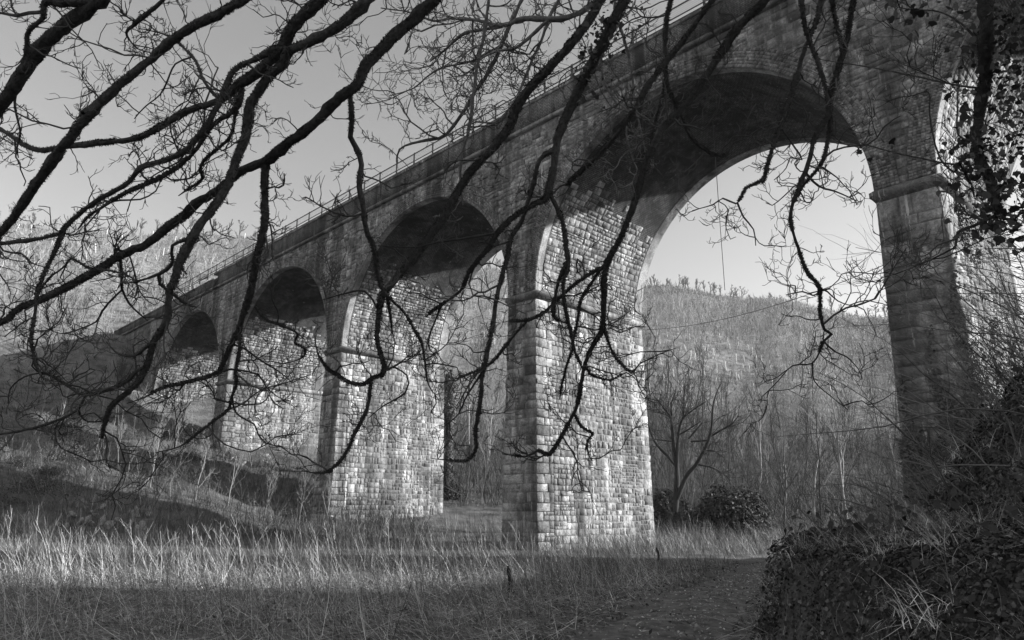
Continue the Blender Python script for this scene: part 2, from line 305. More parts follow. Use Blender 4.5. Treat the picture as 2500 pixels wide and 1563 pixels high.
STONE_GRID = [(j * 4 + i, j * 4 + i + 1, j * 4 + i + 5, j * 4 + i + 4) for j in range(3) for i in range(3)]
class Stones:
    """rock-faced blocks on a surface; rect list (u0,u1,v0,v1) and a map (u,v,n)->xyz"""
    def __init__(s): s.V, s.T, s.own, s.score = [], [], [], []
    def add(s, rects, Smap, owner, proud=.07, gap=.011, base_tone=1.0):
        r = np.array(rects, float)
        if not len(r): return
        N = len(r); w_, h_ = r[:, 1] - r[:, 0], r[:, 3] - r[:, 2]
        ga = np.array([0, .06, .94, 1.]); A = np.broadcast_to(ga[None, None, :], (N, 4, 4)).copy(); B = np.broadcast_to(ga[None, :, None], (N, 4, 4)).copy()
        A[:, 1:3, 1:3] += rng.uniform(-.05, .1, (N, 2, 2)) * np.array([1, -1])[None, None, :]; B[:, 1:3, 1:3] += rng.uniform(-.05, .12, (N, 2, 2)) * np.array([1, -1])[None, :, None]
        A[:, [0, 0, 3, 3], [1, 2, 1, 2]] += rng.uniform(-.1, .1, (N, 4)); B[:, [1, 2, 1, 2], [0, 0, 3, 3]] += rng.uniform(-.1, .1, (N, 4))
        g = np.minimum(gap * rng.uniform(.5, 1.6, N), .2 * np.minimum(w_, h_))
        U = r[:, 0, None, None] + g[:, None, None] + A * (w_ - 2 * g)[:, None, None]; Vv = r[:, 2, None, None] + g[:, None, None] + B * (h_ - 2 * g)[:, None, None]
        n = np.full((N, 4, 4), -.005); n[:, [0, 0, 3, 3], [0, 3, 0, 3]] = -.012; amp = proud * np.clip(np.minimum(w_, h_) / .3, .35, 1.3) * rng.uniform(.45, 1.3, N)
        tl = rng.normal(size=(N, 2)) * .45; sg = np.array([-1, 1.]); n[:, 1:3, 1:3] = amp[:, None, None] * np.clip(.5 + tl[:, 0, None, None] * sg[None, None, :] + tl[:, 1, None, None] * sg[None, :, None] + .3 * rng.normal(size=(N, 2, 2)), .02, 1.5)
        # sink the rim into the mortar
        n[:, 0, :] -= .014; n[:, 3, :] -= .014; n[:, 1:3, 0] -= .014; n[:, 1:3, 3] -= .014
        X = Smap(U.reshape(N, 16), Vv.reshape(N, 16), n.reshape(N, 16)); s.V.append(X)
        s.T.append(base_tone * np.clip(rng.normal(1, .3, N), .4, 1.75)); s.own += [owner] * N
        c = X.mean(1); d = c - CAM; dist = np.linalg.norm(d, axis=1); nn = norm(np.cross(X[:, 3] - X[:, 0], X[:, 12] - X[:, 0])); face = np.abs((nn * d).sum(1)) / dist
        dep_ = d @ FW; px = 1250 + F_PX * (d @ RT) / np.maximum(dep_, .1); py = 781.5 - F_PX * (d @ UP) / np.maximum(dep_, .1)
        vis = (dep_ > 1) & (px > -10) & (px < 2510) & (py > -10) & (py < 1345)
        s.score.append(np.where(vis, w_ * h_ * face / dist ** 2, 0))
    def build(s, n_single, name, m):
        V = np.concatenate(s.V); T = np.concatenate(s.T); sc = np.concatenate(s.score); own = np.array([id(o) for o in s.own]); objs = {id(o): o for o in s.own}
        single = np.zeros(len(V), bool); single[np.argsort(-sc)[:n_single]] = True
        Fq = np.array(STONE_GRID)
        for i in np.nonzero(single)[0]:
            new_obj(name, mesh_np(name, V[i], [Fq], np.full(16, T[i])), m, objs[own[i]])
        for k, o in objs.items():
            q = (~single) & (own == k); M_ = q.sum()
            if M_: new_obj(name + 's', mesh_np(name + 's', V[q], [(np.arange(M_)[:, None, None] * 16 + Fq[None]).reshape(-1, 4)], np.repeat(T[q], 16)), m, o, kind='stuff')
st = Stones()
def courses(z0, z1, lo=.26, hi=.48):
    z = [z0]
    while z[-1] < z1 - lo: z.append(z[-1] + rng.uniform(lo, hi))
    z[-1] = z1; return z
def fill(u0, u1, v0, v1, mean=.38, split=.55):
    """one course cut into stones; some stretches split in two thin rows"""
    out = []; u = u0
    while u < u1 - .02:
        L = min(rng.uniform(.8, 2.2), u1 - u)
        if u1 - u - L < .3: L = u1 - u
        rows = [(v0, v1)]
        if rng.random() < split and v1 - v0 > .24:
            c = v0 + (v1 - v0) * rng.uniform(.35, .65); rows = [(v0, c), (c, v1)]
        for a, b in rows:
            x = u; m = mean * (.8 if len(rows) > 1 else 1.15)
            while x < u + L - .01:
                wd = rng.uniform(.5, 1.6) * m
                if u + L - x - wd < .14: wd = u + L - x
                out.append((x, x + wd, a, b)); x += wd
        u += L
    return out
def rubble(u0, u1, v0, v1, mean=.29, ch=(.5, .95)):
    """random rubble brought to courses: panels of different row heights"""
    out = []; v = v0
    while v < v1 - .01:
        h_ = min(rng.uniform(*ch), v1 - v)
        if v1 - v - h_ < .25: h_ = v1 - v
        u = u0
        while u < u1 - .01:
            w_ = min(rng.uniform(.6, 1.9), u1 - u)
            if u1 - u - w_ < .35: w_ = u1 - u
            k = max(1, int(round(h_ / rng.uniform(.15, .36)))); c = np.cumsum(np.concatenate([[0], rng.uniform(.6, 1.5, k)])); c = v + c / c[-1] * h_
            for a, b in zip(c[:-1], c[1:]):
                x = u
                while x < u + w_ - .005:
                    wd = rng.uniform(.45, 1.9) * mean * (.7 + (b - a))
                    if u + w_ - x - wd < .13: wd = u + w_ - x
                    out.append((x, x + wd, a, b)); x += wd
            u += w_
        v += h_
    return out
# --- piers
for k, zb in PIERS.items():
    pier = new_obj('pier', None, parent=via)
    xc = k * S
    zz = np.array([zb - 1.5, ZS]); V = []
    for z in zz:
        h_, f_ = hw(z) - .012, yf(z) + .012
        V += [(xc - h_, f_, z), (xc + h_, f_, z), (xc + h_, DEP - f_, z), (xc - h_, DEP - f_, z)]
    new_obj('pier_core', mesh_np('pier_core', V, [[(0, 1, 5, 4), (1, 2, 6, 5), (2, 3, 7, 6), (3, 0, 4, 7)]]), MAT['mortar'], pier)
    cs = courses(zb - .3, ZS - .02, .3, .5)
    fr, sd, sl_ = [], [], []
    for i in range(len(cs) - 1):
        a, b = cs[i], cs[i + 1]; h_ = hw((a + b) / 2)
        q = rng.uniform(.45, .7) if i % 2 else rng.uniform(.75, 1.05)
        if rng.random() < .25: fr += [(-h_, h_ * rng.uniform(-.3, .3), a, b)]; fr += [(fr[-1][1], h_, a, b)]
        else: fr += [(-h_, -h_ + q, a, b), (h_ - (1.5 - q), h_, a, b)] + fill(-h_ + q, h_ - (1.5 - q), a, b, .5, .25)
        y0, y1 = yf((a + b) / 2), DEP - yf((a + b) / 2); q1, q2 = (.85, .5) if i % 2 else (.5, .85); q1 *= rng.uniform(.8, 1.1); q2 *= rng.uniform(.8, 1.1)
        sd += [(y0, y0 + q1, a, b), (y1 - q2, y1, a, b)] + fill(y0 + q1, y0 + 1.1, a, b, .34, .6) + fill(y1 - 1.15, y1 - q2, a, b, .34, .6)
    sd += rubble(1.1 - .14, DEP + .14 - 1.15, zb - .3, ZS - .02)
    st.add(fr, lambda u, v, n, xc=xc: np.stack([xc + u, yf(v) - n, v], -1), pier, .034)
    st.add(sd, lambda u, v, n, xc=xc: np.stack([xc + hw(v) + n, u, v], -1), pier, .036)
    st.add([r for r in fill(0, DEP, ZS - 3, ZS - 2.6)], lambda u, v, n, xc=xc: np.stack([xc - hw(v) - n, DEP - u, v], -1), pier, .06)
    o = .13; e = PW / 2
    Vb, Fb = [], []
    for z, off in ((ZS - .02, .015), (ZS + .06, .05), (ZS + .14, o), (ZS + .30, o), (ZS + .34, o - .05), (ZS + .42, -.02)):
        Vb += [(xc - e - off, -off, z), (xc + e + off, -off, z), (xc + e + off, DEP + off, z), (xc - e - off, DEP + off, z)]
    for j in range(5): Fb += [(j * 4 + a, j * 4 + (a + 1) % 4, j * 4 + 4 + (a + 1) % 4, j * 4 + 4 + a) for a in range(4)]
    Fb.append((20, 21, 22, 23)); Fb.append((3, 2, 1, 0))
    new_obj('impost_band', mesh_np('impost_band', Vb, [Fb], np.ones(24)), MAT['trim'], pier)
# --- abutments
for side, x0, x1, xs in ((-1, -66, -3 * S + PW / 2, 1), (1, 2 * S - PW / 2, 48, -1)):
    ab = new_obj('abutment', None, parent=via)
    new_obj('abutment_core', box_mesh('abutment_core', [(x0, x1 - .0 if side < 0 else x1, .012, DEP - .012, -2 if side > 0 else 6, ZST)]), MAT['mortar'], ab)
    if side < 0:
        cs = courses(10.2, ZS + 0, .3, .5); rc = []
        for i in range(len(cs) - 1): rc += fill(0, DEP, cs[i], cs[i + 1], .36, .6)
        st.add(rc, lambda u, v, n: np.stack([-3 * S + PW / 2 + .012 + n, u, v], -1), ab, .04)
        cs = courses(10.5, ZST - .35, .28, .42); rc = []
        for i in range(len(cs) - 1): rc += fill(-64, -3 * S + PW / 2 - .0, cs[i], cs[i + 1], .45, .4)
        st.add(rc, lambda u, v, n: np.stack([u, .005 - n, v], -1), ab, .035)
# --- arches: barrel, brick rings, spandrels
sp_wall = new_obj('spandrel_wall', None, parent=via)
th = np.linspace(0, np.pi, 73)
Vc, Fc = [], []
for k in range(-3, 2):
    xc = (k + .5) * S
    ax_, az_ = xc - AR * np.cos(th), ZS + .40 + (ARZ - .40) * np.sin(th)
    ys = np.linspace(.02, DEP - .02, 12); nth, ny = len(th), len(ys)
    V = np.stack([np.broadcast_to(ax_[:, None], (nth, ny)), np.broadcast_to(ys[None], (nth, ny)), np.broadcast_to(az_[:, None], (nth, ny))], -1)
    I = np.arange(nth - 1)[:, None] * ny; J = np.arange(ny - 1)[None]
    me = mesh_np('arch_barrel', V, [np.stack([I + J, I + J + 1, I + ny + J + 1, I + ny + J], -1).reshape(-1, 4)], smooth=True)
    arc = np.concatenate([[0], np.cumsum(np.hypot(np.diff(ax_), np.diff(az_)))]); set_uv(me, np.stack([np.broadcast_to(ys[None], (nth, ny)), np.broadcast_to(arc[:, None], (nth, ny))], -1).reshape(-1, 2))
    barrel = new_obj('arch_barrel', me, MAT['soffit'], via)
    for ya, yb in ((.014, .40), (DEP - .62, DEP - .014)):        # cleaner brick edging of the barrel
        q = np.stack([np.stack([xc - (AR - .012) * np.cos(th), np.full(nth, y_), ZS + .40 + (ARZ - .412) * np.sin(th)], -1) for y_ in (ya, yb)], 1)
        i_ = np.arange(nth - 1) * 2; me = mesh_np('barrel_edging', q, [np.stack([i_, i_ + 1, i_ + 3, i_ + 2], -1)], np.full(nth * 2, 1.25)); new_obj('barrel_edging', me, MAT['brick'], barrel)
    # rubble haunch on the side that is seen: stone up to about 35 degrees, then brick
    def sof(u, v, n, xc=xc):                                     # v: arc length from the springing
        a = v / 7.7; return np.stack([xc - (AR - n - .004) * np.cos(a), u, ZS + .40 + (ARZ - .40 - n - .004) * np.sin(a)], -1)
    rc = [r for r in rubble(.46, DEP - .68, .02, 7.7 * R_(50), .32, (.5, .8)) if rng.random() < np.interp(math.degrees(r[2] / 7.7) + 9 * float(fbm(np.array([r[0]]), np.array([r[2]]), .5, 2, 17)[0]), [33, 41], [1, 0])]
    st.add(rc, sof, barrel, .03, .008)
    # front and back spandrel faces as vertical strips down to the ring
    for yy, flip in ((.012, 0), (DEP - .012, 1)):
        n0 = len(Vc)
        for i in range(nth): Vc += [(ax_[i], yy, az_[i]), (ax_[i], yy, ZST)]
        for i in range(nth - 1): q = (n0 + 2 * i, n0 + 2 * i + 2, n0 + 2 * i + 3, n0 + 2 * i + 1); Fc.append(q if not flip else q[::-1])
    # brick ring (voussoir courses of headers)
    ring = new_obj('arch_ring', None, parent=via)
    tt = np.linspace(0, np.pi, 97); Vr, Fr = [], []
    for yy, sgn in ((-.012, 1), (DEP + .012, -1)):
        n0 = len(Vr)
        for t in tt:
            for rr_ in (0, RING): Vr.append((xc - (AR + rr_) * math.cos(t), yy, ZS + .40 + (ARZ - .40 + rr_) * math.sin(t)))
        Fr += [(n0 + 2 * i, n0 + 2 * i + 2, n0 + 2 * i + 3, n0 + 2 * i + 1) for i in range(96)]
        n1 = len(Vr); y2 = yy + sgn * .2
        for t in tt: Vr += [(xc - AR * math.cos(t), yy, ZS + .4 + (ARZ - .4) * math.sin(t)), (xc - (AR - .006) * math.cos(t), y2, ZS + .4 + (ARZ - .406) * math.sin(t))]
        Fr += [(n1 + 2 * i, n1 + 2 * i + 1, n1 + 2 * i + 3, n1 + 2 * i + 2) for i in range(96)]
        n1 = len(Vr)
        for t in tt: Vr += [(xc - (AR + RING) * math.cos(t), yy, ZS + .4 + (ARZ - .4 + RING) * math.sin(t)), (xc - (AR + RING) * math.cos(t), yy + sgn * .06, ZS + .4 + (ARZ - .4 + RING) * math.sin(t))]
        Fr += [(n1 + 2 * i, n1 + 2 * i + 1, n1 + 2 * i + 3, n1 + 2 * i + 2) for i in range(96)]
    rb = new_obj('ring_joint', mesh_np('ring_joint', Vr, [Fr]), MAT['mortar'], ring)
    rows = 6; dr = RING / rows; BV, BT = [], []
    for j in range(rows):
        r0 = j * dr; nb = int(np.pi * (AR + r0) / (.105 if k >= -1 else .2)); da = np.pi / nb; a0 = (np.arange(nb) + (.5 if j % 2 else 0) * 0) * da + rng.uniform(0, da) * .0
        g = .006
        A0, A1 = a0 + g / (AR + r0), a0 + da - g / (AR + r0); Rr0, Rr1 = r0 + g, r0 + dr - g; yo = -.012 - rng.uniform(.012, .03, nb)
        def P_(a, r, y): return np.stack([xc - (AR + r) * np.cos(a), np.broadcast_to(y, a.shape), ZS + .4 + (ARZ - .4 + r) * np.sin(a)], -1)
        BV.append(np.stack([P_(A0, Rr0, yo), P_(A1, Rr0, yo), P_(A1, Rr1, yo), P_(A0, Rr1, yo), P_(A0, Rr0, yo * 0), P_(A1, Rr0, yo * 0), P_(A1, Rr1, yo * 0), P_(A0, Rr1, yo * 0)], 1)); BT.append(np.clip(rng.normal(1, .28, nb), .4, 1.9))
    BV = np.concatenate(BV); BT = np.concatenate(BT); BF = np.array([(0, 1, 2, 3), (1, 0, 4, 5), (2, 1, 5, 6), (3, 2, 6, 7), (0, 3, 7, 4)])
    single = np.zeros(len(BV), bool)
    if k == 0:                                                  # the bricks that show largest: right haunch of the big arch
        c = BV.mean(1); sc = np.where((c[:, 0] > xc) & (c[:, 2] < ZS + 8), -np.linalg.norm(c - CAM, axis=1), -1e9); single[np.argsort(-sc)[:280]] = True
        for i in np.nonzero(single)[0]: new_obj('brick', mesh_np('brick', BV[i], [BF], np.full(8, BT[i])), MAT['brick'], ring)
    q = ~single; new_obj('bricks', mesh_np('bricks', BV[q], [(np.arange(q.sum())[:, None, None] * 8 + BF[None]).reshape(-1, 4)], np.repeat(BT[q], 8)), MAT['brick'], ring, kind='stuff')
for k in range(-2, 2):                                          # faces above the piers
    for yy, flip in ((.012, 0), (DEP - .012, 1)):
        n0 = len(Vc); a, b = k * S - PW / 2, k * S + PW / 2; Vc += [(a, yy, ZS), (b, yy, ZS), (b, yy, ZST), (a, yy, ZST)]; Fc.append((n0, n0 + 1, n0 + 2, n0 + 3) if not flip else (n0 + 3, n0 + 2, n0 + 1, n0))
n0 = len(Vc); Vc += [(-66, 0.02, ZST), (48, .02, ZST), (48, DEP - .02, ZST), (-66, DEP - .02, ZST)]; Fc.append((n0, n0 + 1, n0 + 2, n0 + 3))
new_obj('wall_core', mesh_np('wall_core', Vc, [Fc]), MAT['mortar'], sp_wall)
rc = []
for (u0, u1, a, b) in rubble(-3 * S + PW / 2, 2 * S - PW / 2, ZS + .42, ZST - .17, .42, (.5, .9)):
    zm = a + .3 * (b - a); hh = (zm - ZS - .4) / (ARZ - .4 + RING)
    if hh < 1:
        hx = (AR + RING) * math.sqrt(1 - hh * hh)
        for k in range(-3, 2):
            c = (k + .5) * S
            if u0 > c - hx and u1 < c + hx: u1 = u0; break
            if u0 < c - hx < u1: u1 = c - hx
            if u0 < c + hx < u1: u0 = c + hx
    if u1 - u0 > .09: rc.append((u0, u1, a, b))
st.add(rc, lambda u, v, n: np.stack([u, .006 - n, v], -1), sp_wall, .06, .012, .95)
st.build(300, 'stone', MAT['stone'])
# --- string course, parapet, coping, railing
prof = [(0.01, ZST - .11), (-.19, ZST - .10), (-.19, ZST + .06), (-.11, ZST + .10), (.02, ZST + .12)]
def extrude(prof, x0, x1, mirror=False):
    V = [(x, (DEP - y) if mirror else y, z) for x in (x0, x1) for y, z in prof]; n = len(prof)
    Fq = [(i, i + 1, n + i + 1, n + i) for i in range(n - 1)]
    return V, Fq
V, Fq = extrude(prof, -66, 48); V2, F2 = extrude(prof, -66, 48, True)
new_obj('string_course', mesh_np('string_course', V + V2, [Fq + [tuple(len(V) + a for a in f) for f in F2]], np.full(len(V) * 2, .9)), MAT['brick'], via)
for y0, y1 in ((-.10, .40), (DEP - .40, DEP + .10)):
    me = box_mesh('parapet', [(-37.4, 48, y0, y1, ZST + .14, ZP - .1), (-66, -37.402, y0, y1, ZST + .14, ZP - .5)]); co = np.zeros(len(me.vertices) * 3); me.vertices.foreach_get('co', co); co = co.reshape(-1, 3); set_uv(me, np.stack([co[:, 0] + co[:, 1], co[:, 2]], -1))
    par = new_obj('parapet', me, MAT['parapet'], via)
    if y0 < 1:
        x = -65.9
        while x < 47:
            L = 1.15 + rng.uniform(-.05, .05); hi = x > -38.6
            new_obj('coping_stone', box_mesh('coping_stone', [(x + .006, x + L - .006, y0 - .06, y1 + .05, (ZP - .098) if hi else (ZP - .498), (ZP + .03 + rng.uniform(-.006, .006)) if hi else ZP - .37)], np.full(8, rng.uniform(.8, 1.2))), MAT['trim'], par); x += L
    else:
        new_obj('coping', box_mesh('coping', [(-66, 48, y0 - .05, y1 + .06, ZP - .098, ZP + .03)]), MAT['trim'], par)
rail = thing('parapet_railing', 'thin steel post and rail fence with wires along the parapet top', 'railing', loc=(0, 0, 0))
pxs = [6.97 + 1.815 * i for i in range(-32, 14)]
pm = box_mesh('post', [(-.06, .06, -.045, .045, 0, 1.02)])
for x in pxs:
    o = new_obj('post', pm, None, rail); o.location = (x, .12, ZP + .03)
pm.materials.append(MAT['iron'])
for zr, r_ in ((.93, .036), (.44, .03), (.24, .03), (.84, .006), (.74, .006), (.64, .006), (.54, .006)):
    V, Q = tubes(np.array([[(x, .075, ZP + .03 + zr) for x in np.linspace(pxs[0] - .5, pxs[-1] + .5, 40)]]), np.full((1, 40), r_), 6 if r_ > .01 else 3)
    new_obj('rail' if r_ > .01 else 'wire', mesh_np('rail', V, [Q]), MAT['iron'], rail)
# --- ropes and cables seen through the big arch
def cable(name, A, B, sag, r, label, cat):
    t = np.linspace(0, 1, 40)[:, None]; P = np.array(A) * (1 - t) + np.array(B) * t; P[:, 2] -= 4 * sag * (t * (1 - t))[:, 0]
    V, Q = tubes(P[None], np.full((1, 40), r), 5); new_obj(name, mesh_np(name, V, [Q]), MAT['iron'], label=label, category=cat)
cable('hanging_rope', (8.45, 4.0, ZS + ARZ + .02), (8.45, 4.0, 10.9), 0, .016, 'straight thin rope hanging from the crown of the big arch', 'rope')
cable('guy_cable', (16.1, 1.0, 9.55), (1.0, 8.0, 11.15), .55, .014, 'dark sagging cable strung across the big arch between two piers', 'cable')

# ------------------------------------------------------------------ overhanging trees: each limb is a spline through space (u, v, width px at its distance)
def T(s): return [tuple(float(a) for a in p.split(',')) for p in s.split()]
